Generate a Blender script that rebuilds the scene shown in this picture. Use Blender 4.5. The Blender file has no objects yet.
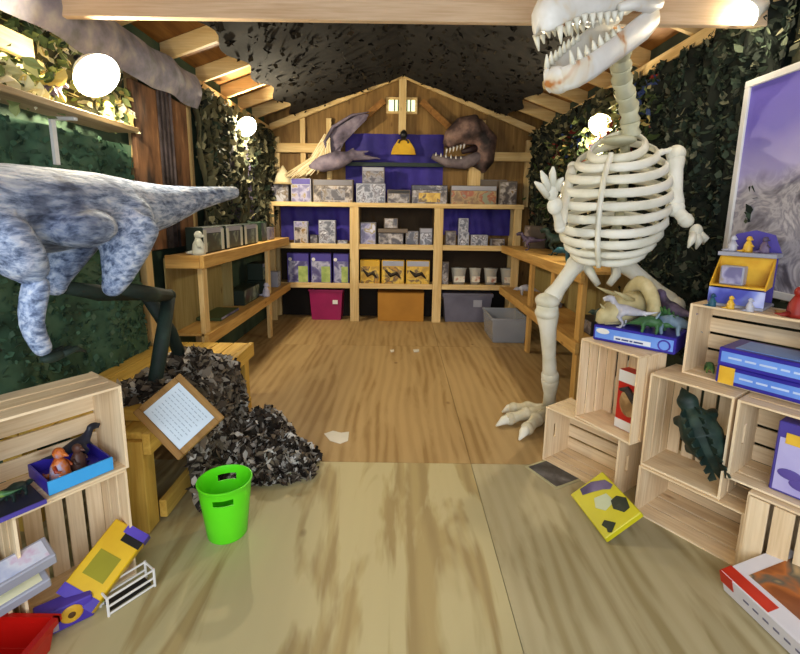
import bpy, math, random
from mathutils import Vector as V, Matrix as M3
random.seed(7)
S = bpy.context.scene
COL = S.collection
PI = math.pi
# ------------------------------------------------------------------ camera
FPX, CY, PITCH, ROLL, EYE = 450.0, 292.0, math.radians(10.0), math.radians(0.8), 1.5
cd = bpy.data.cameras.new('camera'); cam = bpy.data.objects.new('camera', cd); COL.objects.link(cam)
cd.sensor_fit = 'HORIZONTAL'; cd.sensor_width = 36; cd.lens = 36 * FPX / 800; cd.shift_y = -(327 - CY) / 800
cd.clip_start = 0.02
cam.matrix_world = M3.Translation((0, 0, EYE)) @ M3.Rotation(PI/2 - PITCH, 4, 'X') @ M3.Rotation(ROLL, 4, 'Z')
S.camera = cam
# ------------------------------------------------------------------ world and exposure
w = bpy.data.worlds.new('world'); S.world = w; w.use_nodes = True
w.node_tree.nodes['Background'].inputs[0].default_value = (0.80, 0.90, 1.0, 1)
w.node_tree.nodes['Background'].inputs[1].default_value = 1.25
S.view_settings.view_transform = 'Standard'; S.view_settings.look = 'None'; S.view_settings.gamma = 1
S.view_settings.exposure = 0.0
# daylight through the open doorway behind the viewer
al = bpy.data.lights.new('doorway_daylight', 'AREA'); al.shape = 'RECTANGLE'; al.size = 3.0; al.size_y = 2.1
al.energy = 82; al.color = (0.90, 0.95, 1.0)
ao = bpy.data.objects.new('doorway_daylight', al); COL.objects.link(ao)
ao.matrix_world = M3.Translation((0, -1.2, 1.55)) @ M3.Rotation(math.radians(78), 4, 'X')
for o in (ao,): o.visible_camera = True

def ray(x, y):
    u = (x - 400) / FPX; v = (CY - y) / FPX
    c, s = math.cos(ROLL), math.sin(ROLL)
    u, v = u*c - v*s, u*s + v*c
    return V((u, math.cos(PITCH) + v*math.sin(PITCH), -math.sin(PITCH) + v*math.cos(PITCH)))
EYEP = V((0, 0, EYE))
def atY(x, y, Y): d = ray(x, y); return EYEP + d * (Y / d.y)
def atX(x, y, X): d = ray(x, y); return EYEP + d * (X / d.x)
def atZ(x, y, Z): d = ray(x, y); return EYEP + d * ((Z - EYE) / d.z)

# ------------------------------------------------------------------ materials
def lin(c):
    if isinstance(c, str):
        c = [int(c[i:i+2], 16)/255 for i in (0, 2, 4)]
        c = [(k/12.92 if k <= .04045 else ((k+.055)/1.055)**2.4) for k in c]
    return (c[0], c[1], c[2], 1)
MATS = {}
def newmat(name):
    m = bpy.data.materials.new(name); m.use_nodes = True
    nt = m.node_tree; b = nt.nodes['Principled BSDF']
    return m, nt, b
def ramp(nt, stops, interp='LINEAR'):
    r = nt.nodes.new('ShaderNodeValToRGB'); r.color_ramp.interpolation = interp
    e = r.color_ramp.elements
    while len(e) < len(stops): e.new(0.5)
    for k, (p, c) in enumerate(stops): e[k].position = p; e[k].color = lin(c)
    return r
def coords(nt, scale=(1, 1, 1), rnd=True):
    tc = nt.nodes.new('ShaderNodeTexCoord'); mp = nt.nodes.new('ShaderNodeMapping')
    mp.inputs['Scale'].default_value = scale
    nt.links.new(tc.outputs['Object'], mp.inputs['Vector'])
    if rnd:
        oi = nt.nodes.new('ShaderNodeObjectInfo'); mu = nt.nodes.new('ShaderNodeMath'); mu.operation = 'MULTIPLY'
        mu.inputs[1].default_value = 37.0
        nt.links.new(oi.outputs['Random'], mu.inputs[0]); nt.links.new(mu.outputs[0], mp.inputs['Location'])
    return mp
def noise(nt, mp, scale, detail=4, dist=0.0, rough=.55):
    n = nt.nodes.new('ShaderNodeTexNoise'); n.inputs['Scale'].default_value = scale
    n.inputs['Detail'].default_value = detail; n.inputs['Distortion'].default_value = dist
    n.inputs['Roughness'].default_value = rough
    nt.links.new(mp.outputs[0], n.inputs['Vector']); return n
def bump(nt, b, src, s=.3, d=.01):
    bp = nt.nodes.new('ShaderNodeBump'); bp.inputs['Strength'].default_value = s; bp.inputs['Distance'].default_value = d
    nt.links.new(src, bp.inputs['Height']); nt.links.new(bp.outputs[0], b.inputs['Normal'])
def mat(name, stops, scale=4, stretch=(1, 1, 1), rough=.6, interp='LINEAR', detail=4, dist=0., bmp=0., spec=.4, rnd=True, metal=0, sheen=0):
    """noise driven surface: stops = colours, low to high"""
    if name in MATS: return MATS[name]
    m, nt, b = newmat(name)
    if isinstance(stops, str):
        d = lin(stops); stops = None
        mp = coords(nt, stretch, rnd); n = noise(nt, mp, scale, detail, dist)
        c0 = tuple(x*.86 for x in d[:3]); c1 = tuple(min(1, x*1.1) for x in d[:3])
        r = ramp(nt, [(.3, c0), (.7, c1)])
    else:
        mp = coords(nt, stretch, rnd); n = noise(nt, mp, scale, detail, dist)
        if not isinstance(stops[0], tuple):
            k = len(stops); stops = [(.3 + .4*i/max(1, k-1) if interp == 'LINEAR' else (0 if i == 0 else .34 + .34*(i-1)/max(1, k-2)), c) for i, c in enumerate(stops)]
        r = ramp(nt, stops, interp)
    nt.links.new(n.outputs[0], r.inputs[0]); nt.links.new(r.outputs[0], b.inputs['Base Color'])
    b.inputs['Roughness'].default_value = rough; b.inputs['Specular IOR Level'].default_value = spec; b.inputs['Metallic'].default_value = metal
    if bmp: bump(nt, b, n.outputs[0], bmp)
    MATS[name] = m; return m
def wood(name, light, dark, axis=1, rough=.6, rings=1.0, knots=True, blotch=None):
    if name in MATS: return MATS[name]
    m, nt, b = newmat(name)
    st = [9, 9, 9]; st[axis] = .9
    mp = coords(nt, tuple(st)); n = noise(nt, mp, 1.3*rings, 5, 1.2)
    r = ramp(nt, [(.28, dark), (.72, light)])
    nt.links.new(n.outputs[0], r.inputs[0])
    st2 = [60, 60, 60]; st2[axis] = 2.5
    mp2 = coords(nt, tuple(st2)); n2 = noise(nt, mp2, 1.5, 3)
    mx = nt.nodes.new('ShaderNodeMix'); mx.data_type = 'RGBA'; mx.blend_type = 'MULTIPLY'
    r2 = ramp(nt, [(.35, (.78, .72, .62)), (.6, (1, 1, 1))])
    nt.links.new(n2.outputs[0], r2.inputs[0]); mx.inputs[0].default_value = .6
    nt.links.new(r.outputs[0], mx.inputs[6]); nt.links.new(r2.outputs[0], mx.inputs[7])
    out = mx.outputs[2]
    if knots:
        st3 = [5, 5, 5]; st3[axis] = 2
        mp3 = coords(nt, tuple(st3)); vo = nt.nodes.new('ShaderNodeTexVoronoi'); vo.inputs['Scale'].default_value = 1.1
        nt.links.new(mp3.outputs[0], vo.inputs['Vector'])
        r3 = ramp(nt, [(.03, (.30, .17, .08)), (.10, (1, 1, 1))]); nt.links.new(vo.outputs['Distance'], r3.inputs[0])
        m2 = nt.nodes.new('ShaderNodeMix'); m2.data_type = 'RGBA'; m2.blend_type = 'MULTIPLY'; m2.inputs[0].default_value = .7
        nt.links.new(out, m2.inputs[6]); nt.links.new(r3.outputs[0], m2.inputs[7]); out = m2.outputs[2]
    nt.links.new(out, b.inputs['Base Color']); b.inputs['Roughness'].default_value = rough
    b.inputs['Specular IOR Level'].default_value = .25
    bump(nt, b, n2.outputs[0], .15, .002)
    MATS[name] = m; return m
def leafmat(name, cols, rough=.8, trans=.0):
    """one random colour per leaf"""
    if name in MATS: return MATS[name]
    m, nt, b = newmat(name)
    g = nt.nodes.new('ShaderNodeNewGeometry')
    k = len(cols); r = ramp(nt, [(i/k, c) for i, c in enumerate(cols)], 'CONSTANT')
    nt.links.new(g.outputs['Random Per Island'], r.inputs[0]); nt.links.new(r.outputs[0], b.inputs['Base Color'])
    b.inputs['Roughness'].default_value = rough; b.inputs['Specular IOR Level'].default_value = .15
    MATS[name] = m; return m
def art(name, cols, scale=9, rough=.35):
    """printed packaging artwork: blobs of ink"""
    if name in MATS: return MATS[name]
    m, nt, b = newmat(name)
    mp = coords(nt, (1, 1, 1)); n = noise(nt, mp, scale*.55, 2.5, .4)
    k = len(cols); r = ramp(nt, [(.0 if i == 0 else .43 + .25*(i-1)/max(1, k-2), c) for i, c in enumerate(cols)], 'LINEAR')
    nt.links.new(n.outputs[0], r.inputs[0]); nt.links.new(r.outputs[0], b.inputs['Base Color'])
    b.inputs['Roughness'].default_value = rough
    MATS[name] = m; return m
def glow(name, col, strength):
    m, nt, b = newmat(name); b.inputs['Emission Color'].default_value = lin(col); b.inputs['Emission Strength'].default_value = strength
    b.inputs['Base Color'].default_value = lin(col); return m
def clear(name, col, alpha=.35, rough=.15):
    if name in MATS: return MATS[name]
    m, nt, b = newmat(name); b.inputs['Base Color'].default_value = lin(col); b.inputs['Alpha'].default_value = alpha
    b.inputs['Roughness'].default_value = rough; MATS[name] = m; return m

# ------------------------------------------------------------------ mesh builder
def frame(x, up=(0, 0, 1)):
    x = V(x).normalized(); u = V(up)
    if abs(x.dot(u)) > .98: u = V((0, 1, 0)) if abs(x.y) < .9 else V((1, 0, 0))
    y = u.cross(x).normalized(); z = x.cross(y)
    return M3((x, y, z)).transposed()
class MB:
    def __init__(s): s.v = []; s.f = []
    def add(s, vs, fs):
        k = len(s.v); s.v += [V(p) for p in vs]; s.f += [tuple(i + k for i in f) for f in fs]; return s
    def obox(s, o, ex, ey, ez):
        o, ex, ey, ez = V(o), V(ex), V(ey), V(ez)
        if ex.cross(ey).dot(ez) < 0: o = o + ex; ex = -ex
        return s.add([o, o+ex, o+ex+ey, o+ey, o+ez, o+ex+ez, o+ex+ey+ez, o+ey+ez],
                     [(0, 3, 2, 1), (4, 5, 6, 7), (0, 1, 5, 4), (1, 2, 6, 5), (2, 3, 7, 6), (3, 0, 4, 7)])
    def box(s, x0, x1, y0, y1, z0, z1): return s.obox((x0, y0, z0), (x1-x0, 0, 0), (0, y1-y0, 0), (0, 0, z1-z0))
    def bar(s, a, b, w, h, up=(0, 0, 1)):
        a, b = V(a), V(b); F = frame(b-a, up); y = F.col[1]*w; z = F.col[2]*h
        return s.obox(a - y/2 - z/2, b-a, y, z)
    def tube(s, pts, rad, n=10, sy=1., sz=1., up=(0, 0, 1), cap=True):
        pts = [V(p) for p in pts]; k = len(pts)
        if not isinstance(rad, (list, tuple)): rad = [rad]*k
        vs = []; F = None
        for i, p in enumerate(pts):
            d = (pts[min(i+1, k-1)] - pts[max(i-1, 0)]).normalized(); r = rad[i]
            if F is None: F = frame(d, up)
            else:
                q = F.col[0].rotation_difference(d).to_matrix(); F = q @ F
            ry, rz = (r if isinstance(r, (tuple, list)) else (r*sy, r*sz))
            for j in range(n):
                a = 2*PI*j/n; vs.append(p + F.col[1]*math.cos(a)*ry + F.col[2]*math.sin(a)*rz)
        fs = [(i*n+j, i*n+(j+1) % n, (i+1)*n+(j+1) % n, (i+1)*n+j) for i in range(k-1) for j in range(n)]
        if cap: fs += [tuple(range(n-1, -1, -1)), tuple((k-1)*n+j for j in range(n))]
        return s.add(vs, fs)
    def ell(s, c, r, rot=None, nu=14, nv=9):
        c = V(c); r = (r, r, r) if not isinstance(r, (tuple, list)) else r; R = rot or M3.Identity(3)
        vs = [c + R @ V((0, 0, -r[2]))]
        for i in range(1, nv):
            t = -PI/2 + PI*i/nv
            for j in range(nu):
                a = 2*PI*j/nu; vs.append(c + R @ V((r[0]*math.cos(t)*math.cos(a), r[1]*math.cos(t)*math.sin(a), r[2]*math.sin(t))))
        vs.append(c + R @ V((0, 0, r[2]))); e = len(vs)-1; fs = []
        for j in range(nu):
            j2 = (j+1) % nu
            fs.append((0, 1+j2, 1+j)); fs.append((e, e-nu+j, e-nu+j2))
            for i in range(nv-2): fs.append((1+i*nu+j, 1+i*nu+j2, 1+(i+1)*nu+j2, 1+(i+1)*nu+j))
        return s.add(vs, fs)
    def cone(s, a, b, r, n=7, tip=.08): return s.tube([a, V(a).lerp(V(b), .55), b], [r, r*.62, r*tip], n)
    def prism(s, outline, o, ex, ey, ez):
        o, ex, ey, ez = V(o), V(ex), V(ey), V(ez); n = len(outline)
        a = [o + ex*p[0] + ey*p[1] for p in outline]
        ar = sum(outline[i][0]*outline[(i+1) % n][1]-outline[(i+1) % n][0]*outline[i][1] for i in range(n))
        if (ar > 0) != (ex.cross(ey).dot(ez) > 0): a.reverse()
        b = [p + ez for p in a]
        return s.add(a+b, [tuple(range(n-1, -1, -1)), tuple(range(n, 2*n))] + [(i, (i+1) % n, n+(i+1) % n, n+i) for i in range(n)])
    def lathe(s, prof, c=(0, 0, 0), n=32, cap0=True, cap1=False):
        c = V(c); vs = [c + V((r*math.cos(2*PI*j/n), r*math.sin(2*PI*j/n), z)) for r, z in prof for j in range(n)]; k = len(prof)
        fs = [(i*n+j, i*n+(j+1) % n, (i+1)*n+(j+1) % n, (i+1)*n+j) for i in range(k-1) for j in range(n)]
        if cap0: fs.append(tuple(range(n-1, -1, -1)))
        if cap1: fs.append(tuple((k-1)*n+j for j in range(n)))
        return s.add(vs, fs)
    def build(s, name, m, parent=None, off=None, bevel=0, smooth=False, sub=0, remesh=0, bseg=1):
        me = bpy.data.meshes.new(name)
        o_ = V(off) if off is not None else V((0, 0, 0))
        me.from_pydata([tuple(p - o_) for p in s.v], [], s.f); me.update()
        if isinstance(m, (list, tuple)):
            for q in m: me.materials.append(q)
        else: me.materials.append(m)
        o = bpy.data.objects.new(name, me); COL.objects.link(o)
        if parent is not None: o.parent = parent
        elif off is not None: o.location = off
        if remesh:
            r = o.modifiers.new('r', 'REMESH'); r.mode = 'VOXEL'; r.voxel_size = remesh; r.use_smooth_shade = True
            q = o.modifiers.new('s', 'SMOOTH'); q.factor = .5; q.iterations = 4
        if bevel:
            b = o.modifiers.new('b', 'BEVEL'); b.width = bevel; b.segments = bseg; b.limit_method = 'ANGLE'
        if sub:
            b = o.modifiers.new('u', 'SUBSURF'); b.levels = sub; b.render_levels = sub
        if smooth:
            for p in me.polygons: p.use_smooth = True
        return o
def tag(o, label, cat, group=None):
    o['label'] = label; o['category'] = cat
    if group: o['group'] = group
    return o
def thing(name, label, cat, loc=(0, 0, 0), rz=0, group=None, rot=None):
    o = bpy.data.objects.new(name, None); COL.objects.link(o); o.empty_display_size = .05
    if rot is not None: o.matrix_world = M3.Translation(V(loc)) @ rot.to_4x4()
    else: o.location = loc; o.rotation_euler = (0, 0, rz)
    return tag(o, label, cat, group)
def struct(o): o['kind'] = 'structure'; return o
def dup(root, loc, rz=None, label=None):
    r = root.copy(); COL.objects.link(r); r.location = loc
    if rz is not None: r.rotation_euler = (0, 0, rz)
    if label: r['label'] = label
    for ch in list(root.children):
        c = ch.copy(); COL.objects.link(c); c.parent = r
        for g in ch.children:
            d = g.copy(); COL.objects.link(d); d.parent = c
    return r
bpy.context.view_layer.update()

# common materials
PINE = {a: wood('pine_%d' % a, 'e8cf9a', 'd0ac6e', a) for a in (0, 1, 2)}
CRATE = {a: wood('crate_pine_%d' % a, 'f4e0bf', 'e2c59c', a, rings=.8) for a in (0, 1, 2)}
BEAM = wood('beam_pine', 'dcc4a6', 'c2a482', 0)
BENCH = {a: wood('bench_pine_%d' % a, 'dcb46c', 'b98a48', a) for a in (0, 1, 2)}
SHEATH = wood('roof_plywood', 'a5763c', '7a5026', 1)
BONE = mat('bone_plastic', [(.3, 'cfcdb8'), (.5, 'e4e2d3'), (.7, 'ecebe0')], 5, rough=.45, bmp=.08)
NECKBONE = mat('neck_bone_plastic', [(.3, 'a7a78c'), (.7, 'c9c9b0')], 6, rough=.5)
DARK = mat('dark_interior', '1b1712', rough=.9)
BLACK = mat('black_plastic', '15161a', rough=.4)
WHITE = mat('white_paint', 'e2e0dc', rough=.5)
PURPLE = mat('purple_cloth', [(.3, '1f1766'), (.7, '3a2c94')], 3, rough=.7, bmp=.2)
STEEL = mat('galvanised_steel', 'a9b3b8', rough=.35, metal=.8)

# ------------------------------------------------------------------ structure
XL, XR, YB, YF, WH, APEX = -1.90, 1.93, 6.5, -1.0, 2.64, 3.30
def plywood(name, light, dark, worn, amt):
    m, nt, b = newmat(name)
    mp = coords(nt, (5.5, .75, 1)); n = noise(nt, mp, 1.0, 5, 1.6)
    wv = nt.nodes.new('ShaderNodeTexWave'); wv.wave_type = 'BANDS'; wv.bands_direction = 'X'; wv.inputs['Scale'].default_value = 1.6
    wv.inputs['Distortion'].default_value = 9; wv.inputs['Detail'].default_value = 2; wv.inputs['Detail Scale'].default_value = .8
    mpw = coords(nt, (2.6, .45, 1)); nt.links.new(mpw.outputs[0], wv.inputs['Vector'])
    mxf = nt.nodes.new('ShaderNodeMix'); mxf.inputs[0].default_value = .32
    nt.links.new(n.outputs[0], mxf.inputs[2]); nt.links.new(wv.outputs[1], mxf.inputs[3])
    r = ramp(nt, [(.34, dark), (.62, light)]); nt.links.new(mxf.outputs[0], r.inputs[0])
    mp2 = coords(nt, (5.0, .8, 1)); n2 = noise(nt, mp2, 1.2, 4, .5)
    r2 = ramp(nt, [(.44, (0, 0, 0)), (.53, (amt, amt, amt))]); nt.links.new(n2.outputs[0], r2.inputs[0])
    mx = nt.nodes.new('ShaderNodeMix'); mx.data_type = 'RGBA'
    nt.links.new(r2.outputs[0], mx.inputs[0]); nt.links.new(r.outputs[0], mx.inputs[6]); mx.inputs[7].default_value = lin(worn)
    vo = nt.nodes.new('ShaderNodeTexVoronoi'); vo.inputs['Scale'].default_value = 2.6
    mp3 = coords(nt, (1.3, .8, 1)); nt.links.new(mp3.outputs[0], vo.inputs['Vector'])
    r3 = ramp(nt, [(.035, (.42, .33, .24)), (.085, (1, 1, 1))]); nt.links.new(vo.outputs['Distance'], r3.inputs[0])
    m2 = nt.nodes.new('ShaderNodeMix'); m2.data_type = 'RGBA'; m2.blend_type = 'MULTIPLY'; m2.inputs[0].default_value = .8
    nt.links.new(mx.outputs[2], m2.inputs[6]); nt.links.new(r3.outputs[0], m2.inputs[7])
    nt.links.new(m2.outputs[2], b.inputs['Base Color'])
    b.inputs['Roughness'].default_value = .55; b.inputs['Specular IOR Level'].default_value = .3
    bump(nt, b, n.outputs[0], .1, .004); return m
PLY_BACK = plywood('plywood_warm', 'aa8d5e', '927446', 'b69a6a', .5)
PLY_FRONT = plywood('plywood_worn', 'a99769', '9a875d', 'bdb288', .9)
PLY_RIGHT = plywood('plywood_grained', 'a89d7a', '948760', 'b9ae8b', .6)
xs = [XL, .447, 1.667, XR]; ys = [YF, .08, 2.52, 4.96, YB]
for j in range(4):
    for i in range(3):
        g = .0015
        m = MB().box(xs[i]+g, xs[i+1]-g, ys[j]+g, ys[j+1]-g, -.02, 0).build('floor', PLY_BACK if j >= 2 else (PLY_RIGHT if i >= 1 else PLY_FRONT))
        struct(m)
struct(MB().box(XL-.1, XR+.1, YF, YB+.1, -.08, -.021).build('floor', DARK))
LW = mat('left_wall_green', [(.3, '2b3a2c'), (.5, '3a4f3d'), (.7, '4b5a44')], 3, rough=.9, bmp=.3)
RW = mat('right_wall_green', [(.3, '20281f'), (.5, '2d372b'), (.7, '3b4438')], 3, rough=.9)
struct(MB().box(XL-.1, XL, YF, YB+.1, 0, WH+.13).build('wall_left', LW))
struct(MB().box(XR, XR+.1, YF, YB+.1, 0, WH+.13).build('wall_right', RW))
BW = wood('back_wall_board', '9c7a45', '6d4f28', 2)
struct(MB().prism([(XL, 0), (XR, 0), (XR, WH+.13), (0, APEX+.14), (XL, WH+.13)], (0, YB, 0), (1, 0, 0), (0, 0, 1), (0, .1, 0)).build('wall_back', BW))
SL = (APEX-WH)/1.9
def roofz(x): return APEX - abs(x)*SL
for sgn, X in ((-1, XL-.1), (1, XR+.1)):
    struct(MB().prism([(0, APEX+.14), (X, roofz(X)+.14), (X, roofz(X)+.18), (0, APEX+.18)], (0, YF, 0), (1, 0, 0), (0, 0, 1), (0, YB-YF+.1, 0)).build('ceiling', SHEATH))
for y in (-.6, .0, .65, 1.25, 1.9, 3.15, 3.8, 4.42, 5.0, 5.5, 6.0):
    for X in (XL, XR):
        z = roofz(X)
        struct(MB().prism([(0, APEX), (X, z), (X, z+.138), (0, APEX+.138)], (0, y-.02, 0), (1, 0, 0), (0, 0, 1), (0, .04, 0)).build('trim_1', PINE[0], bevel=.003))
# tie beam over the aisle, wall plates, back truss
struct(MB().box(XL, XR, 2.48, 2.52, 2.455, 2.60).build('trim_2', BEAM, bevel=.004))
struct(MB().box(XL, XR, -.3, -.26, 2.455, 2.60).build('trim_2', BEAM, bevel=.004))
for X0, X1 in ((XL, XL+.09), (XR-.09, XR)):
    struct(MB().box(X0, X1, YF, YB-.1, WH-.08, WH).build('trim_3', PINE[1], bevel=.003))
for sx, X in ((-1, -1.80), (1, 1.80)):
    struct(MB().prism([(0, 3.27), (X, 2.57), (X, 2.66), (0, 3.36)], (0, 6.38, 0), (1, 0, 0), (0, 0, 1), (0, .05, 0)).build('trim_4', PINE[0], bevel=.003))
struct(MB().box(-.05, .05, 6.39, 6.43, 2.55, 3.26).build('trim_5', PINE[2], bevel=.003))
for x0, x1, z in ((-1.85, -1.02, 2.34), (1.08, 1.85, 2.26)):
    struct(MB().box(x0, x1, 6.36, 6.42, z-.05, z+.07).build('trim_6', PINE[0], bevel=.003))
for x in (-1.72, -1.36, -1.0, 1.1, 1.74):
    struct(MB().box(x-.035, x+.035, 6.42, 6.49, 1.6, 2.5 if abs(x) > 1.5 else 2.75).build('trim_7', PINE[2], bevel=.003))
for sx in (-1, 1):
    struct(MB().bar((sx*1.0, 6.41, 2.35), (sx*.25, 6.41, 2.98), .04, .08).build('trim_8', SHEATH))
# wall studs that show on the left and right
for y in (3.3, 4.1):
    struct(MB().box(XL, XL+.05, y-.045, y+.045, .0, WH-.08).build('trim_9', PINE[2], bevel=.003))
# gable vent
wf = struct(MB().box(-.22, .20, 6.46, 6.50, 2.83, 2.86).box(-.22, .20, 6.46, 6.50, 3.01, 3.04).box(-.22, -.19, 6.46, 6.50, 2.86, 3.01).box(.17, .20, 6.46, 6.50, 2.86, 3.01).build('window_1', PINE[0]))
struct(MB().box(-.19, .17, 6.485, 6.495, 2.86, 3.01).build('window_pane', glow('daylight_pane', 'd5e3b8', 1.6), wf))
wb = MB()
for x in (-.11, -.06, .06, .11): wb.box(x-.008, x+.008, 6.465, 6.484, 2.86, 3.01)
struct(wb.build('window_bar', DARK, wf))

# ------------------------------------------------------------------ cloths and nets
def sheet(fn, nu, nv):
    mb = MB(); vs = [V(fn(i/nu, j/nv)) for j in range(nv+1) for i in range(nu+1)]
    return mb.add(vs, [(j*(nu+1)+i, j*(nu+1)+i+1, (j+1)*(nu+1)+i+1, (j+1)*(nu+1)+i) for j in range(nv) for i in range(nu)])
def leaves(mb, fn, n, size, out=.03, seed=1, sg=1):
    r = random.Random(seed)
    for _ in range(n):
        u, v = r.random(), r.random(); p = V(fn(u, v)); du = V(fn(min(1, u+.01), v)) - V(fn(max(0, u-.01), v)); dv = V(fn(u, min(1, v+.01))) - V(fn(u, max(0, v-.01)))
        nn = du.cross(dv)
        if nn.length < 1e-9: nn = V((0, 0, 1))
        nn.normalize(); nn *= sg; out = abs(out)
        s = size*r.uniform(.5, 1.3); q = p + nn*r.uniform(0, out)
        a = V((r.gauss(0, 1), r.gauss(0, 1), r.gauss(0, 1))); a = (a - nn*a.dot(nn)*.6).normalized(); b = (nn*.8 + a.cross(nn)*1.0).cross(a)
        b = b.normalized()*s*.55; a = a*s; c = nn*s*r.uniform(.1, .45)
        mb.add([q-a, q-a*.3+b+c*.6, q+a*.35+b*.8, q+a+c, q+a*.3-b*.8, q-a*.35-b], [(0, 1, 2, 5), (5, 2, 3, 4)])
    return mb
def wav(a, b, k=1.): return .018*math.sin(a*7*k+b*2) + .012*math.sin(a*17*k+1.3) + .008*math.sin(b*9*k+a*5)
GREENCLOTH = leafmat('green_net_leaves', ['35493a', '3d5845', '44634d', '4a6a52', '527058', '3b523f', '5a6c52', '455c49'])
CAMO = leafmat('camo_net_leaves', ['2a2f22', '3c4030', '575640', '1d201a', '6c6950', '4a4a38', '2f3a2e', '837d5f'])
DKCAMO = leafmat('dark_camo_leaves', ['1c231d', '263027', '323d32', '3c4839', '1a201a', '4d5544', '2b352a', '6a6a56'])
LTCAMO = leafmat('olive_camo_leaves', ['77765a', '5c5f44', '948f6b', '474a36', 'a8a17c', '666a4c', '3c3f30'])
GARL = leafmat('pale_leaf_garland', ['b9b583', '8e9a62', 'd8d2a8', '6d7a48', 'c9b46a', '4b5a38', 'e6e0c4'])
PILE = leafmat('brown_net_leaves', ['5f5448', '3a322a', '857a6b', 'a39a8c', '6b5f50', '2a241f', 'bdb6aa', '4b4238', '766a58'])
def net(name, label, fn, nu, nv, base, lm, nleaf, size, seed, out=.035, sg=1):
    t = thing(name, label, 'netting', tuple(V(fn(.5, 0))))
    o = V(t.location)
    sheet(fn, nu, nv).build('backing_cloth', base, t, off=o, smooth=True)
    lf = leaves(MB(), fn, nleaf, size, out*sg, seed, sg).build('leaf_garnish', lm, t, off=o)
    lf['kind'] = 'stuff'
    return t
GB = mat('green_backing', [(.3, '2f4435'), (.5, '40604a'), (.7, '587058')], 5, rough=.95)
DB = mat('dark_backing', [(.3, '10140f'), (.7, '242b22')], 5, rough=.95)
OB = mat('olive_backing', [(.3, '3a3b29'), (.7, '5c5a40')], 5, rough=.95)
net('camouflage_net', 'dark green camouflage net covering the left wall behind the grey dinosaur', lambda u, v: (XL+.06+wav(u*3, v*2), .3+2.85*u, .02+1.90*v), 40, 30, GB, GREENCLOTH, 4200, .022, 1, .015)
net('camouflage_net', 'pale leafy camouflage net on the left wall above the long board shelf', lambda u, v: (XL+.055+wav(u*3, v*2), .3+2.85*u, 2.0+.55*v), 40, 12, OB, GARL, 1500, .036, 2)
net('camouflage_net', 'speckled camouflage curtain hanging at the far left corner past the rusty boards', lambda u, v: (XL+.12+1.6*wav(u*9, v*2), 4.1+2.3*u, 1.25+1.3*v), 50, 20, OB, CAMO, 1500, .05, 3)
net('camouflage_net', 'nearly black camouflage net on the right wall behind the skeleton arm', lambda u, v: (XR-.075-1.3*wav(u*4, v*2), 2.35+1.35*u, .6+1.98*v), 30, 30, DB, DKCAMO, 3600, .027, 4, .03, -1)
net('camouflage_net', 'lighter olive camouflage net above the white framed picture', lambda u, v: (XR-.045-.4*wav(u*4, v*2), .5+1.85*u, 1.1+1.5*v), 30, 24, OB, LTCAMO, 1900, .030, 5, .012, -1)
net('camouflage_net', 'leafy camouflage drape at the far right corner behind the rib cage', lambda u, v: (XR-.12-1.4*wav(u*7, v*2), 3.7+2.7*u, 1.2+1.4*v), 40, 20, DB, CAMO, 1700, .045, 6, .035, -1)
# dark cloth hung under the rafters
RC = mat('roof_net_cloth', [(.3, '0b0906'), (.55, '15110b'), (.72, '241c12')], 14, rough=.95)
RCL = leafmat('roof_net_leaves', ['120f0a', '18130c', '1f190f', '0d0a07', '261f14', '15110b'])
def roofcloth(u, v):
    x = -1.42 + 2.84*u + .05*math.sin(v*31)*(abs(u-.5)*2)**6
    return (x, 2.62+3.68*v, roofz(x)-.025 - .015*abs(math.sin(v*18)) + .006*math.sin(u*40))
t = thing('roof_net', 'dark brown camouflage cloth stretched under the roof rafters', 'netting', (0, 4.4, 3.2))
sheet(roofcloth, 50, 40).build('backing_cloth', RC, t, off=t.location, smooth=True)
leaves(MB(), lambda u, v: V(roofcloth(u, v)) - V((0, 0, .006)), 900, .03, .012, 9, -1).build('leaf_garnish', RCL, t, off=t.location)['kind'] = 'stuff'

# grey purple fabric swag along the left wall plate
SW = mat('grey_purple_camo_fabric', [(.3, '6a6a66'), (.5, '8c8894'), (.7, 'b0a9a4')], 7, rough=.9)
tag(sheet(lambda u, v: (XL+.12+.05*math.sin(v*3)+.01*math.sin(u*40), 1.6+2.5*u, 2.36+.27*v+.01*math.sin(u*25)), 60, 6).build('fabric_swag', SW, smooth=True), 'grey purple camouflage fabric strip along the top of the left wall', 'fabric')
# rusty boards on the left wall, each a board of its own
RUST = mat('rusty_brown_board', [(.32, '2e1f16'), (.45, '6b4a30'), (.6, '8a6140'), (.72, 'b89468')], 3, (3, 3, .8), rough=.7, bmp=.2)
for k, (y0, y1, lab) in enumerate(((3.20, 3.52, 'rusty brown stained board on left wall, the near one of two'), (3.68, 3.98, 'rusty brown stained board on left wall, the far one of two'))):
    b_ = MB().box(XL+.051, XL+.085, y0, y1, 1.2, 2.36).build('stained_board', RUST, bevel=.004); tag(b_, lab, 'board', 'rusty boards on the left wall')
tag(sheet(lambda u, v: (XL+.09+.012*math.sin(u*20), 3.50+.2*u, 1.2+1.2*v), 12, 8).build('cloth_strip', mat('dark_brown_strip', [(.35, '1d1512'), (.65, '544a4c')], 6, rough=.9), smooth=True), 'dark brown cloth strip hanging between the two rusty boards', 'cloth')
for y, m, lab in ((4.75, 'dark', 'narrow dark cloth strip hanging on far left wall'), (5.30, 'purple', 'narrow grey purple cloth strip hanging in far left corner')):
    mm = mat('strip_'+m, [(.35, '17141a'), (.65, '2b2630')] if m == 'dark' else [(.35, '4b4462'), (.65, '857c9a')], 5, rough=.8)
    tag(sheet(lambda u, v: (XL+.13+.012*math.sin(u*14), y+.24*u, 1.3+.95*v), 12, 8).build('cloth_strip', mm, smooth=True), lab, 'cloth')

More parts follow.
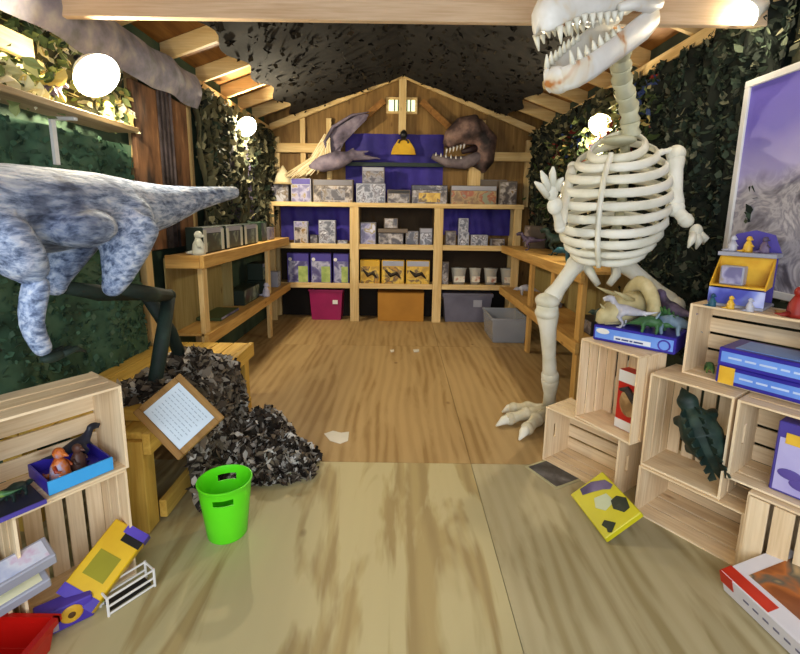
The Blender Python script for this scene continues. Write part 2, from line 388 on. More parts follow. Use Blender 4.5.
# ------------------------------------------------------------------ back shelf unit
def X6(p, y=6.12): return (p-401)*.0133*y/6.1
SY = 6.10
PY = {'top': 1.60, 'mid': 1.055, 'low': .515}
t = thing('shelf_unit', 'full width unfinished pine shelf unit along the back wall', 'shelf', (-.08, SY, 0)); o = V(t.location)
SXL, SXR = X6(265), X6(522)
for a, b in ((SXL, SXL+.11), (X6(349.5), X6(358.5)), (X6(434.5), X6(443.5)), (SXR-.1, SXR)):
    MB().box(a, b, SY-.002, SY+.036, 0, 1.565).build('post', PINE[2], t, off=o, bevel=.003)
    MB().box(a+.02, b-.02, SY+.335, SY+.37, 0, 1.565).build('back_post', PINE[2], t, off=o)
for k, z in PY.items():
    th = .02
    MB().box(SXL+.005, SXR-.005, SY+.037, SY+.38, z-th, z).build('shelf_board', PINE[0], t, off=o)
    if k == 'top': MB().box(SXL-.02, SXR+.02, SY-.012, SY+.036, z-.034, z+.025).build('front_rail', PINE[0], t, off=o, bevel=.003)
    else:
        for a, b in ((SXL+.112, X6(349.5)-.002), (X6(358.5)+.002, X6(434.5)-.002), (X6(443.5)+.002, SXR-.102)):
            MB().box(a, b, SY+.002, SY+.036, z-.05, z+.02).build('front_rail', PINE[0], t, off=o, bevel=.003)
def cloth(lab, x0, x1, z0, z1, y=6.42, m=PURPLE):
    return tag(sheet(lambda u, v: (x0+(x1-x0)*u, y+.012*math.sin(u*19)+.008*math.sin(u*41+v*3), z0+(z1-z0)*v), 40, 6).build('backdrop_cloth', m, smooth=True), lab, 'cloth')
cloth('purple backdrop cloth behind the left bay of the back shelf', X6(274), X6(349), 1.10, 1.56)
cloth('purple backdrop cloth behind the right bay of the back shelf', X6(444), X6(516), 1.20, 1.56)
cloth('dark brown backdrop cloth behind the middle bay of the back shelf', X6(359), X6(434), 1.07, 1.56, m=mat('brown_backdrop', '2f2418', rough=.9))
cloth('dark brown backdrop cloth behind the lower row of boxes', SXL+.11, SXR-.1, .53, 1.03, m=mat('brown_backdrop', '2f2418', rough=.9))
cloth('black cloth along the back wall below the lowest shelf board', SXL+.11, SXR-.1, .01, .49, m=mat('black_backdrop', '1b1611', rough=.9))
cloth('large purple banner on the back gable above the shelf unit', X6(345, 6.4), X6(442, 6.4), 1.64, 2.56, 6.455)
tag(MB().box(-.85, .62, 6.33, 6.36, 2.12, 2.17).build('hanging_rail', mat('dark_green_rail', '22302a', rough=.6)), 'dark green rail across the purple banner under the yellow sign', 'rail')
# yellow sign with a dark creature on it
t = thing('hanging_sign', 'small yellow bell shaped sign with dark arch hanging on purple banner', 'sign', (.02, 6.36, 2.28)); o = V(t.location)
MB().prism([(-.17, 0), (.17, 0), (.15, .08), (.07, .2), (-.07, .2), (-.15, .08)], (.02, 6.36, 2.28), (1, 0, 0), (0, 0, 1), (0, .025, 0)).build('sign_plate', mat('yellow_sign', [(.3, 'b98a12'), (.7, 'e0b21e')], 5), t, off=o, bevel=.006)
MB().tube([(.02+.065*math.cos(a), 6.352, 2.425+.055*math.sin(a)) for a in [PI*k/8 for k in range(9)]], .014, 6).build('dark_arch', mat('sign_dark', '3a2a12'), t, off=o)
MB().tube([(.02, 6.35, 2.48), (.02, 6.35, 2.53), (.02, 6.35, 2.57), (.02, 6.35, 2.6)], [.03, .05, .04, .015], 10).build('hanger_knob', BLACK, t, off=o, smooth=True)

# ------------------------------------------------------------------ side benches
t = thing('display_bench', 'two tier pine bench along the left wall', 'bench', (-1.68, 4.6, 0)); o = V(t.location)
BX = -1.50; B0, B1 = 3.42, 6.08
MB().box(XL+.1, BX-.036, B0+.04, B1, 1.13, 1.15).build('top_board', BENCH[1], t, off=o)
MB().box(BX-.036, BX, B0, B1, 1.055, 1.155).build('top_front_rail', BENCH[1], t, off=o, bevel=.003)
MB().box(XL+.1, BX-.038, B0, B0+.036, 1.055, 1.155).build('top_end_rail', BENCH[0], t, off=o, bevel=.003)
MB().box(XL+.1, BX-.036, B0+.04, B1, .51, .53).build('lower_board', BENCH[1], t, off=o)
MB().box(BX-.036, BX, B0, B1, .44, .535).build('lower_front_rail', BENCH[1], t, off=o, bevel=.003)
for y in (B0+.04, 5.2): MB().box(BX-.075, BX-.037, y, y+.09, 0, 1.13).build('post', PINE[2], t, off=o, bevel=.003)
MB().box(XL+.09, BX-.2, 4.5, 4.515, .53, 1.13).box(XL+.09, XL+.1, B0, 4.5, .53, 1.13).build('back_panel', wood('olive_panel', 'a79a68', '8b7b4a', 2), t, off=o)
t = thing('display_bench', 'two tier pine bench along the right wall behind the skeleton', 'bench', (1.62, 4.5, 0)); o = V(t.location)
BX = 1.36; B0, B1 = 3.36, 6.08
MB().box(BX+.036, XR-.1, B0, B1, 1.06, 1.08).build('top_board', BENCH[1], t, off=o)
MB().box(BX, BX+.036, B0, B1, .99, 1.085).build('top_front_rail', BENCH[1], t, off=o, bevel=.003)
MB().box(BX+.036, XR-.1, B0, B1, .495, .515).build('lower_board', BENCH[1], t, off=o)
MB().box(BX, BX+.036, B0, B1, .43, .525).build('lower_front_rail', BENCH[1], t, off=o, bevel=.003)
for y in (3.40, 4.05, 4.75): MB().box(BX+.037, BX+.075, y, y+.09, 0, 1.06).build('post', BENCH[2], t, off=o, bevel=.003)
MB().box(XR-.14, XR-.13, B0, B1, .52, 1.05).build('back_panel', wood('olive_panel', 'a79a68', '8b7b4a', 2), t, off=o)

# low slatted platform on the left
t = thing('low_platform', 'low yellowish pine platform on the left under the netting', 'platform', (-1.45, 2.6, 0)); o = V(t.location)
PL = {a: wood('platform_pine_%d' % a, 'e2bd5f', 'c2953f', a) for a in (0, 1, 2)}
P0, P1, PX = 1.88, 3.33, -1.12
for k in range(6):
    x1 = PX-.04 - k*.115; MB().box(x1-.108, x1, P0+.02, P1, .465, .50).build('plank', PL[1], t, off=o, bevel=.003)
MB().box(PX-.036, PX, P0, P1+.01, .40, .503).build('front_rail', PL[1], t, off=o, bevel=.003)
MB().box(PX-.036, PX, P0+.09, P1-.1, .02, .11).build('bottom_rail', PL[1], t, off=o, bevel=.003)
for x, y in ((PX-.128, P0), (PX-.128, P1-.1), (-1.8, P0), (-1.8, P1-.1)): MB().box(x, x+.09, y, y+.09, 0, .463).build('leg', PL[2], t, off=o, bevel=.003)
MB().box(PX-.2, PX-.0, P0+.12, P0+.30, .505, .56).build('end_block', PL[0], t, off=o, bevel=.004)

# left wall board shelf with brackets
t = thing('wall_shelf', 'long narrow pine board shelf high on the left wall', 'shelf', (-1.75, 2.0, 1.95)); o = V(t.location)
MB().box(XL+.11, -1.60, 1.0, 2.86, 1.955, 1.985).build('board', wood('grey_board', 'b09a72', '8a7350', 1), t, off=o, bevel=.003)
for y in (1.4, 2.40): MB().box(XL+.111, XL+.126, y-.015, y+.015, 1.72, 1.954).box(XL+.126, -1.66, y-.015, y+.015, 1.94, 1.954).build('bracket', WHITE, t, off=o)
tag(MB().box(XL+.075, XL+.11, .9, 2.35, 2.20, 2.30).build('pine_rail', PINE[1], bevel=.003), 'orange pine rail on the left wall above the board shelf', 'rail')

def garland(lab, pts, n, seed, lm=None, spread=.09):
    t_ = thing('leaf_garland', lab, 'garland', pts[0]); o_ = V(pts[0]); r = random.Random(seed); P = [V(p) for p in pts]
    MB().tube(P, .006, 6).build('cord', mat('garland_cord', '3c4a2a'), t_, off=o_); mb = MB()
    for k in range(n):
        u = r.random()*(len(P)-1); i = min(int(u), len(P)-2); q = P[i].lerp(P[i+1], u-i) + V((r.gauss(0, spread*.5), r.gauss(0, spread), r.gauss(0, spread)))
        a = V((r.gauss(0, 1), r.gauss(0, 1), r.gauss(0, 1))).normalized()*r.uniform(.025, .055); b = a.orthogonal().normalized()*a.length*.5; c = a.cross(b).normalized()*a.length*.3
        mb.add([q-a, q-a*.3+b+c, q+a*.35+b*.8, q+a+c, q+a*.3-b*.8, q-a*.35-b], [(0, 1, 2, 5), (5, 2, 3, 4)])
    mb.build('leaf_cluster', lm or GARL, t_, off=o_)['kind'] = 'stuff'
COLG = leafmat('mixed_leaf_garland', ['4b5a34', '6d7a48', '2f3a24', 'a8a878', 'c9b46a', '3c4a2a', '7a2f2a', '8a8a5c', '3a4a7a', '55623c'])
garland('mixed leaf garland on the right wall around the lamp behind the skeleton', [(XR-.22, 3.3, 2.28), (XR-.2, 3.9, 2.12), (XR-.2, 4.6, 2.2), (XR-.2, 5.3, 2.05)], 420, 3, COLG, .11)
garland('dark leaf garland low on the right wall at the far end', [(XR-.2, 4.4, 1.75), (XR-.2, 5.0, 1.62), (XR-.2, 5.7, 1.7)], 240, 4, leafmat('dark_leaf_garland', ['1e2a1c', '2f3a24', '3c4a2a', '55603c', '4a3426']), .10)
garland('pale leaf garland on the left board shelf under the lamp', [(XL+.22, 1.4, 2.04), (XL+.2, 1.9, 2.05), (XL+.2, 2.35, 2.03)], 200, 5, None, .05)
# ------------------------------------------------------------------ lamps
BULB = glow('lamp_bulb', (1.0, .95, .80), 60)
REFL = mat('lamp_reflector_white', 'f2efe6', rough=.4)
def lamp(p, d, label, power, R_=.11, col=(1, .87, .62)):
    p = V(p); d = V(d).normalized()
    t = thing('clamp_lamp', label, 'lamp', p, 0, 'clip lamps along the walls')
    F = frame(d); Q = M3((F.col[1], F.col[2], F.col[0])).transposed()
    def put(mb): mb.v = [Q @ q for q in mb.v]; return mb
    put(MB().lathe([(.022, -.085), (.05, -.075), (R_*.75, -.035), (R_, .02), (R_-.003, .02), (R_*.72, -.031), (.048, -.068), (.02, -.075)], n=28, cap0=False)).build('lamp_shade', REFL, t, smooth=True)
    put(MB().tube([(0, 0, -.15), (0, 0, -.076)], .02, 12)).build('socket', BLACK, t)
    put(MB().ell((0, 0, -.01), .045)).build('bulb', BULB, t, smooth=True)
    L = bpy.data.lights.new('bulb_light', 'POINT'); L.energy = power; L.color = col; L.shadow_soft_size = .05
    lo = bpy.data.objects.new('bulb_light', L); COL.objects.link(lo); lo.parent = t; lo.location = Q @ V((0, 0, .075))
lamp(atX(95, 74, -1.66), (.75, -.25, -.62), 'glowing clip lamp on the left wall above the board shelf', 72, .125)
lamp(atX(246, 126, -1.70), (.65, -.6, -.45), 'glowing clip lamp at far left wall near the back corner', 115, .11)
lamp(atX(601, 124, 1.74), (-.6, -.6, -.5), 'glowing clip lamp on the right wall behind the skeleton neck', 95, .10)
lamp(atX(748, 12, 1.74), (-.7, -.1, -.5), 'glowing clip lamp at the top right by the roof rafters', 16, .07)
# ------------------------------------------------------------------ picture on the right wall
t = thing('framed_picture', 'large white framed picture of purple sky over grey rocks', 'picture', (XR-.10, 1.9, 1.1)); o = V(t.location)
PXw = XR-.135; y0, y1, z0, z1 = 1.35, 2.52, 1.12, 2.2
MB().box(PXw, PXw+.03, y0, y1, z1-.035, z1).box(PXw, PXw+.03, y0, y1, z0, z0+.035).box(PXw, PXw+.03, y0, y0+.035, z0+.035, z1-.035).box(PXw, PXw+.03, y1-.035, y1, z0+.035, z1-.035).build('frame', WHITE, t, off=o, bevel=.003)
m, nt, b = newmat('picture_print')
tc = nt.nodes.new('ShaderNodeTexCoord'); sp = nt.nodes.new('ShaderNodeSeparateXYZ'); nt.links.new(tc.outputs['Object'], sp.inputs[0])
mp = coords(nt, (1, 1, 1), False); n1 = noise(nt, mp, 4, 4, 2.); n2 = noise(nt, mp, 2.5, 3)
ad = nt.nodes.new('ShaderNodeMath'); ad.operation = 'MULTIPLY_ADD'; nt.links.new(n2.outputs[0], ad.inputs[0]); ad.inputs[1].default_value = .3; nt.links.new(sp.outputs[2], ad.inputs[2])
rk = ramp(nt, [(.38, '55515f'), (.47, '8f8b98'), (.53, 'bdb9c2'), (.6, '8a8694'), (.68, 'c9c5cc')]); nt.links.new(n1.outputs[0], rk.inputs[0])
sk = ramp(nt, [(.70, 'b0a8d6'), (1.0, '6d62c4')]); nt.links.new(ad.outputs[0], sk.inputs[0])
sel = ramp(nt, [(.66, (0, 0, 0)), (.78, (1, 1, 1))]); nt.links.new(ad.outputs[0], sel.inputs[0])
mx = nt.nodes.new('ShaderNodeMix'); mx.data_type = 'RGBA'; nt.links.new(sel.outputs[0], mx.inputs[0]); nt.links.new(rk.outputs[0], mx.inputs[6]); nt.links.new(sk.outputs[0], mx.inputs[7])
nt.links.new(mx.outputs[2], b.inputs['Base Color']); b.inputs['Roughness'].default_value = .4
MB().box(PXw+.012, PXw+.02, y0+.035, y1-.035, z0+.035, z1-.035).build('print', m, t, off=o)
# ------------------------------------------------------------------ wooden crates
def crate(label, corner, ang, L, Hh, D, z, slats='h', slot=True, group=None):
    """crate on its side: opening faces -n. local x runs along the opening, y goes back, z up"""
    t = thing('wooden_crate', label, 'crate', (corner[0], corner[1], z), ang, group)
    T = .011
    g = .014
    if slats == 'h':        # solid ends left and right, slats run along x
        for x in (0, L-T):
            e = MB(); zc, yc = Hh/2, D*.5
            if slot:
                e.box(x, x+T, 0, yc-.045, 0, Hh).box(x, x+T, yc-.02, D, 0, Hh).box(x, x+T, yc-.045, yc-.02, 0, zc-.045).box(x, x+T, yc-.045, yc-.02, zc+.045, Hh)
            else: e.box(x, x+T, 0, D, 0, Hh)
            e.build('end_panel', CRATE[2], t)
        def run(n, tot): w_ = (tot-(n-1)*g)/n; return [(i*(w_+g), i*(w_+g)+w_) for i in range(n)]
        for a, b_ in run(4, Hh-2*T): MB().box(T, L-T, D-.009, D, T+a, T+b_).build('back_slat', CRATE[0], t)
        for a, b_ in run(3, D-.01):
            MB().box(T, L-T, a, b_, 0, .009).build('bottom_slat', CRATE[0], t)
            MB().box(T, L-T, a, b_, Hh-.009, Hh).build('top_slat', CRATE[0], t)
    else:                   # stood on end: solid ends above and below, slats run up
        for zz in (0, Hh-T): MB().box(0, L, 0, D, zz, zz+T).build('end_panel', CRATE[0], t, bevel=.002)
        def run(n, tot): w_ = (tot-(n-1)*g)/n; return [(i*(w_+g), i*(w_+g)+w_) for i in range(n)]
        for a, b_ in run(5, L-.02): MB().box(.01+a, .01+b_, D-.009, D, T, Hh-T).build('back_slat', CRATE[2], t)
        for a, b_ in run(3, D-.01):
            MB().box(0, .009, a, b_, T, Hh-T).build('side_slat', CRATE[2], t)
            MB().box(L-.009, L, a, b_, T, Hh-T).build('side_slat', CRATE[2], t)
    return t
UX, UY = .573, -.82
ANG = math.atan2(UY, UX)
# local +x = (UX,UY); local +y (back) = (-UY, UX) = (.82,.573)
def RC_(s, n=0, b=(1.22, 2.09)): return (b[0]+UX*s-UY*n, b[1]+UY*s+UX*n)
def RP(s, n, z): x, y = RC_(s, n); return V((x, y, z))
RG = 'pine crates stacked on the right'
crate('empty pine crate on the floor at right below the dark toy dinosaur', RC_(0), ANG, .45, .26, .34, 0, 'h', False, RG)
crate('pine crate stood on end holding the dark green toy dinosaur', RC_(.0, .01), ANG, .35, .485, .26, .262, 'v', True, RG)
crate('pine crate on top of the right stack holding two blue boxes', RC_(.085, .137), ANG, .47, .345, .24, .75, 'h', False, RG)
crate('pine crate with hand slot holding the lilac box', RC_(.365, .0), ANG, .45, .36, .26, .385, 'h', True, RG)
c5 = crate('pine crate with upright slats behind the red and white box', RC_(.456, -.03), ANG, .42, .38, .25, 0, 'v', True, RG)
for a in range(5): MB().box(.01+a*.081, .01+a*.081+.066, -.009, 0, .012, .368).build('front_slat', CRATE[2], c5)
crate('low pine crate with hand slot beside the skeleton foot', (.90, 2.58), ANG, .47, .35, .25, 0, 'h', True, RG)
A1 = math.atan2(-.90, .436)
crate('pine crate stood on end with the red toy box inside', (1.02, 2.44), A1, .36, .47, .22, .352, 'v', True, RG)
LG = 'pine crates stacked on the left'
LANG = math.atan2(.82, .57)
def LC_(s, n=0, b=(-1.08, 1.64)): return (b[0]-.57*s-.82*n, b[1]-.82*s+.57*n)   # s runs toward the viewer, n goes back
def LP(s, n, z): x, y = LC_(s, n); return V((x, y, z))
crate('pine crate stood on end at lower left behind the yellow toy box', LC_(.36), LANG, .36, .48, .25, 0, 'v', True, LG)
crate('pine crate on top of the left stack holding the blue tray', LC_(.47, .0), LANG, .48, .345, .26, .482, 'h', False, LG)
crate('small pine crate at the lower left edge of the view', LC_(.84, .02), LANG, .45, .26, .25, 0, 'h', False, LG)

# ------------------------------------------------------------------ generic packages
def pack(name, label, cat, x0, x1, y0, d, z, h, body, front, strip=None, group=None, rz=0, win=None):
    """printed carton: body, a printed front, a title strip and a lid seam"""
    w_ = x1-x0
    t = thing(name, label, cat, ((x0+x1)/2, y0, z), rz, group)
    MB().box(-w_/2, w_/2, 0, d, 0, h).build('carton', body, t, bevel=.004)
    k = .012*min(1, w_/.15)
    MB().box(-w_/2+k, w_/2-k, -.003, -.0002, k, h*(.74 if strip else .95)).build('printed_front', front, t)
    if strip: MB().box(-w_/2+k, w_/2-k, -.003, -.0002, h*.77, h-k*.6).build('title_strip', strip, t)
    if win:
        MB().box(-w_*.3, w_*.3, -.006, -.0032, h*.16, h*.62).build('window', win, t, bevel=.002)
    return t
A_GREY = art('art_grey', ['1f1d22', '4d4a54', '8b8890', '6c5a40', 'b9b9c2'], 18)
A_TAN = art('art_tan', ['1c1718', '4a4040', '857a72', 'b8b0b0', '8a6c3c'], 18)
A_LAV = art('art_lavender', ['3a3654', '74709a', 'a9a6c6', '94803c', 'c9c8dc'], 15)
A_YEL = art('art_yellow', ['2b2414', 'c79a18', 'e0b93a', '5a4320', 'b98612'], 14)
A_GRN = art('art_green_purple', ['2a2650', '5a5488', '8f8fb0', 'b4b4cc', '6a6a8c'], 15)
A_RED = art('art_red', ['7a1c14', 'b5281a', 'c9602a', '5b3a20', 'd8c8a0'], 14)
A_ORG = art('art_orange', ['4a3424', '8a6a44', 'b0925e', 'a04a24', '8a8e70'], 15)
A_DKG = art('art_dark_green', ['101812', '1e2c22', '2f4436', '87957e', '152019'], 13)
A_BLU = art('art_blue', ['2a2a70', '4a50b0', '7d8ad8', 'c0c8f0', 'e2b83c'], 12)
A_SIL = art('art_silver', ['2c2e38', '666876', 'b4b6c4', '5c5660', 'dcdce6'], 18)
PK_GREY = mat('card_grey', '75727a', rough=.5); PK_TAN = mat('card_tan', '6f6256', rough=.6); PK_DK = mat('card_dark', '2e2a2c', rough=.5)
PK_PUR = mat('card_purple', '4a3f96', rough=.45); PK_WHT = mat('card_white', '9fa0ae', rough=.4); PK_YEL = mat('card_yellow', 'd2a41c', rough=.45)
PK_GRN = mat('card_dark_green', '1d2b22', rough=.5); PK_BLUE = mat('card_blue', '3f4fc0', rough=.4)
def shelf_item(px0, px1, h, shelf, label, body, front, strip=None, dy=.08, d=.12, name='toy_box', cat='box', group=None, win=None, z=None):
    return pack(name, label, cat, X6(px0, 6.2), X6(px1, 6.2), SY+dy, d, (PY[shelf] + .0006) if z is None else z, h, body, front, strip, group, 0, win)
G1 = 'toys along the top of the back shelf'
shelf_item(268, 289, .280, 'top', 'grey boxed toy at the far left end of the top shelf', PK_DK, A_GREY, None, .10, .12, group=G1)
shelf_item(291, 311, .336, 'top', 'lavender white toy pack second from left on the top shelf', PK_WHT, A_LAV, PK_PUR, .10, .11, group=G1)
shelf_item(313, 353, .325, 'top', 'wide tan windowed toy box at the left of the top shelf', PK_TAN, A_TAN, PK_GREY, .09, .15, group=G1, win=A_GREY)
shelf_item(356, 385, .280, 'top', 'silvery toy pack on top shelf under another pack', PK_WHT, A_SIL, None, .09, .15, group=G1)
shelf_item(362, 384, .213, 'top', 'small grey toy pack stacked on the silvery pack', PK_GREY, A_GREY, PK_WHT, .10, .12, group=G1, z=PY['top']+.282)
shelf_item(387, 410, .202, 'top', 'small brown toy box at the middle of the top shelf', PK_TAN, A_TAN, PK_DK, .09, .12, group=G1)
shelf_item(411, 447, .269, 'top', 'dark windowed toy box right of middle on the top shelf', PK_DK, A_TAN, A_GREY, .09, .15, group=G1, win=A_YEL)
shelf_item(450, 496, .269, 'top', 'tan toy box with orange print at right of the top shelf', PK_TAN, A_ORG, PK_WHT, .08, .13, group=G1)
shelf_item(472, 508, .36, 'top', 'tall toy pack standing behind the orange printed box', PK_GREY, A_ORG, PK_TAN, .23, .11, group=G1)
shelf_item(498, 516, .336, 'top', 'brown paper pack at the far right end of the top shelf', PK_TAN, A_TAN, None, .09, .12, group=G1)
G2 = 'toys on the second row of the back shelf'
shelf_item(293, 307, .31, 'mid', 'yellow and grey figure pack in front of left purple cloth', PK_WHT, A_TAN, A_LAV, .09, .08, 'figure_pack', 'toy pack', G2)
shelf_item(309, 317, .13, 'mid', 'little dark toy pack between the two tall packs', PK_DK, A_GREY, None, .09, .08, 'figure_pack', 'toy pack', G2)
shelf_item(318, 335, .33, 'mid', 'silver figure pack in front of left purple cloth', PK_WHT, A_SIL, None, .09, .09, 'figure_pack', 'toy pack', G2)
shelf_item(337, 347, .06, 'mid', 'low grey packet beside the silver figure pack', PK_GREY, A_SIL, None, .09, .08, 'toy_packet', 'toy pack', G2)
shelf_item(360, 376, .31, 'mid', 'bluish clear toy pack at left of the middle bay', PK_GREY, A_LAV, None, .08, .1, 'figure_pack', 'toy pack', G2)
shelf_item(378, 404, .17, 'mid', 'dark open front carton of toys in the middle bay', PK_DK, A_TAN, None, .08, .14, 'toy_carton', 'box', G2)
shelf_item(378, 408, .055, 'mid', 'flat tan cardboard lid lying on the dark carton', PK_TAN, PK_TAN, None, .07, .15, 'carton_lid', 'lid', G2, z=PY['mid']+.172)
shelf_item(384, 398, .14, 'mid', 'small brown toy pack on the tan cardboard lid', PK_TAN, A_TAN, None, .09, .1, 'figure_pack', 'toy pack', G2, z=PY['mid']+.229)
shelf_item(406, 419, .20, 'mid', 'grey toy pack right of the carton in the middle bay', PK_GREY, A_GREY, None, .08, .1, 'figure_pack', 'toy pack', G2)
shelf_item(420, 433, .24, 'mid', 'grey white toy pack at right end of the middle bay', PK_GREY, A_SIL, PK_WHT, .08, .1, 'figure_pack', 'toy pack', G2)
shelf_item(446, 457, .21, 'mid', 'brown toy pack at the left of the right bay', PK_TAN, A_TAN, None, .08, .09, 'figure_pack', 'toy pack', G2)
shelf_item(459, 470, .19, 'mid', 'white square toy pack under another in the right bay', PK_WHT, A_SIL, None, .08, .09, 'figure_pack', 'toy pack', G2)
shelf_item(459, 469, .19, 'mid', 'white square toy pack stacked on top in the right bay', PK_WHT, A_SIL, None, .085, .08, 'figure_pack', 'toy pack', G2, z=PY['mid']+.192)
shelf_item(472, 489, .16, 'mid', 'white toy box with dark print in the right bay', PK_WHT, A_SIL, None, .07, .11, 'toy_box', 'box', G2)
shelf_item(492, 506, .11, 'mid', 'low olive toy packet in the right bay', PK_GREY, A_TAN, None, .07, .1, 'toy_packet', 'toy pack', G2)
# lower row
G3 = 'purple and green toy boxes on the lower shelf'
for k, (a, b_, lab) in enumerate(((285, 308, 'leftmost of three purple and green toy boxes'), (309, 331, 'middle of three purple and green toy boxes'), (332, 349, 'rightmost of three purple and green toy boxes, beside the post'))):
    q = shelf_item(a+.6, b_-.6, .420, 'low', lab, PK_PUR, A_GRN, PK_PUR, .07, .13, group=G3)
    w_ = X6(b_-.6, 6.2) - X6(a+.6, 6.2)
    MB().box(0.005, w_/2-.012, -.006, -.0032, .02, .24).build('green_panel', mat('lime_print', [(.35, '8fa45a'), (.65, 'b3c274')], 12), q)
    MB().ell((-w_*.36, -.004, .335), (.025, .004, .025)).build('round_badge', WHITE, q)
G4 = 'yellow toy boxes in the middle of the lower shelf'
for a, b_, lab in ((360, 380, 'leftmost of three yellow toy boxes with dark creatures'), (382, 405, 'middle of three yellow toy boxes with dark creatures'), (407, 431, 'rightmost of three yellow toy boxes with dark creatures')):
    q = shelf_item(a, b_, .336, 'low', lab, PK_YEL, A_YEL, PK_WHT if a > 365 else PK_YEL, .07, .13, group=G4)
    w_ = X6(b_, 6.2) - X6(a, 6.2)
    MB().tube([(-w_*.35, -.004, .2), (-w_*.1, -.004, .13), (w_*.15, -.004, .16), (w_*.35, -.004, .09)], [.01, .035, .03, .008], 6, 1, 1).build('creature_print', mat('creature_dark', '2a2118'), q)
shelf_item(443.5, 450.5, .325, 'low', 'narrow tan toy pack beside the right post, lower shelf', PK_TAN, A_TAN, None, .07, .1, 'figure_pack', 'toy pack')
G5 = 'clear skull shaped toy tubs on the lower shelf'
TUB = clear('clear_tub', 'd8d8d4', .55)
for a, b_, lab in ((453, 470, 'leftmost of four clear toy tubs with tan skulls'), (472, 485, 'second of four clear toy tubs with tan skulls'), (487, 502, 'third of four clear toy tubs with tan skulls'), (504, 522, 'rightmost of four clear toy tubs, nearest the right bench')):
    xa, xb = X6(a, 6.2), X6(b_, 6.2); w_ = (xb-xa)*1.06
    t = thing('toy_tub', lab, 'toy pack', ((xa+xb)/2, SY+.16, PY['low']+.0006), 0, G5)
    tb = MB().lathe([(.32*w_, 0), (.38*w_, .12), (.44*w_, .225), (.47*w_, .235)], n=16, cap1=True); tb.build('tub', TUB, t, smooth=True)
    MB().box(-w_*.3, w_*.3, -w_*.47, -w_*.42, .05, .13).build('paper_band', mat('band_print', [(.3, 'c9b9a0'), (.5, 'e0dccf'), (.7, 'a7563a')], 14), t)
    MB().ell((0, 0, .13), (.27*w_, .2*w_, .085)).tube([(0, -.02, .13), (-w_*.2, -.05, .06)], [.04, .02], 8).build('skull', mat('tan_skull', 'b9a27a'), t, smooth=True)

# ------------------------------------------------------------------ bins on the floor under the back shelf
def bin_(label, x0, x1, y0, d, h, m, lid=None, name='storage_bin', badge=None, wall=.006, cat='bin', lidh=.03):
    w_ = x1-x0; t = thing(name, label, cat, ((x0+x1)/2, y0+d/2, .0005))
    k = .88
    def ring(s, z): return [V((sx*w_/2*s, sy*d/2*s, z)) for sx, sy in ((-1, -1), (1, -1), (1, 1), (-1, 1))]
    mb = MB(); a = ring(k, 0)+ring(1, h); i_ = ring(k*.96, .01)+ring(.965, h)
    fs = [(0, 3, 2, 1)] + [(i, (i+1) % 4, 4+(i+1) % 4, 4+i) for i in range(4)]
    mb.add(a+i_, fs + [(8, 9, 10, 11)] + [(8+(i+1) % 4, 8+i, 12+i, 12+(i+1) % 4) for i in range(4)] + [(4+i, 4+(i+1) % 4, 12+(i+1) % 4, 12+i) for i in range(4)])
    mb.build('tub', m, t, bevel=.004)
    rb = MB()
    for s_ in (-1, 1):
        rb.box(-w_/2-.012, w_/2+.012, s_*d/2-.008, s_*d/2+.008, h-.02, h+.002); rb.box(s_*w_/2-.008, s_*w_/2+.012 if s_ > 0 else s_*w_/2+.008, -d/2, d/2, h-.02, h+.002)
    rb.build('rim', m, t)
    if lid: MB().box(-w_/2-.014, w_/2+.014, -d/2-.014, d/2+.014, h+.003, h+lidh).build('lid', lid, t, bevel=.006)
    if badge: MB().box(badge[0]-badge[2], badge[0]+badge[2], -d/2*.97-.012, -d/2*.97-.004, badge[1]-badge[2]*.8, badge[1]+badge[2]*.8).build('label_sticker', badge[3], t)
    return t
bin_('magenta plastic bin under the left bay of the back shelf', X6(306.5), X6(341), SY+.05, .3, .43, mat('magenta_plastic', [(.3, '8a1650'), (.7, 'a3205f')], 3, rough=.4), None, badge=(.13, .26, .035, WHITE))
t = bin_('grey storage tote with lid under the right bay', X6(446), X6(497), SY+.03, .32, .38, mat('grey_tote', [(.3, '5b5a6c'), (.7, '727184')], 3, rough=.45), mat('grey_lid', '6a697c', rough=.45), 'storage_tote', badge=(.14, .27, .06, PK_WHT))
# brown cardboard carton
t = thing('cardboard_box', 'plain brown cardboard box under the middle bay', 'box', (X6(402), SY+.04, .0005))
CB = mat('brown_cardboard', [(.3, 'a26f22'), (.7, 'b57f2c')], 3, rough=.7)
w_ = X6(426)-X6(378)
MB().box(-w_/2, w_/2, 0, .31, 0, .40).build('carton', CB, t, bevel=.004)
MB().box(-w_/2-.004, w_/2+.004, -.004, .153, .4005, .406).build('top_flap', CB, t); MB().box(-w_/2-.004, w_/2+.004, .157, .314, .4005, .406).build('top_flap', CB, t)
# clear bin, in front of the right bench
bin_('translucent open storage bin on the floor by the right bench', 1.08, 1.50, 5.10, .62, .30, clear('translucent_plastic', 'b7bcc6', .5), None, 'clear_bin')
tag(MB().box(1.16, 1.42, 5.2, 5.6, .012, .10).build('folded_cloth', mat('grey_cloth', '8a8680', rough=.9), bevel=.02), 'grey folded cloth inside the translucent bin', 'cloth')

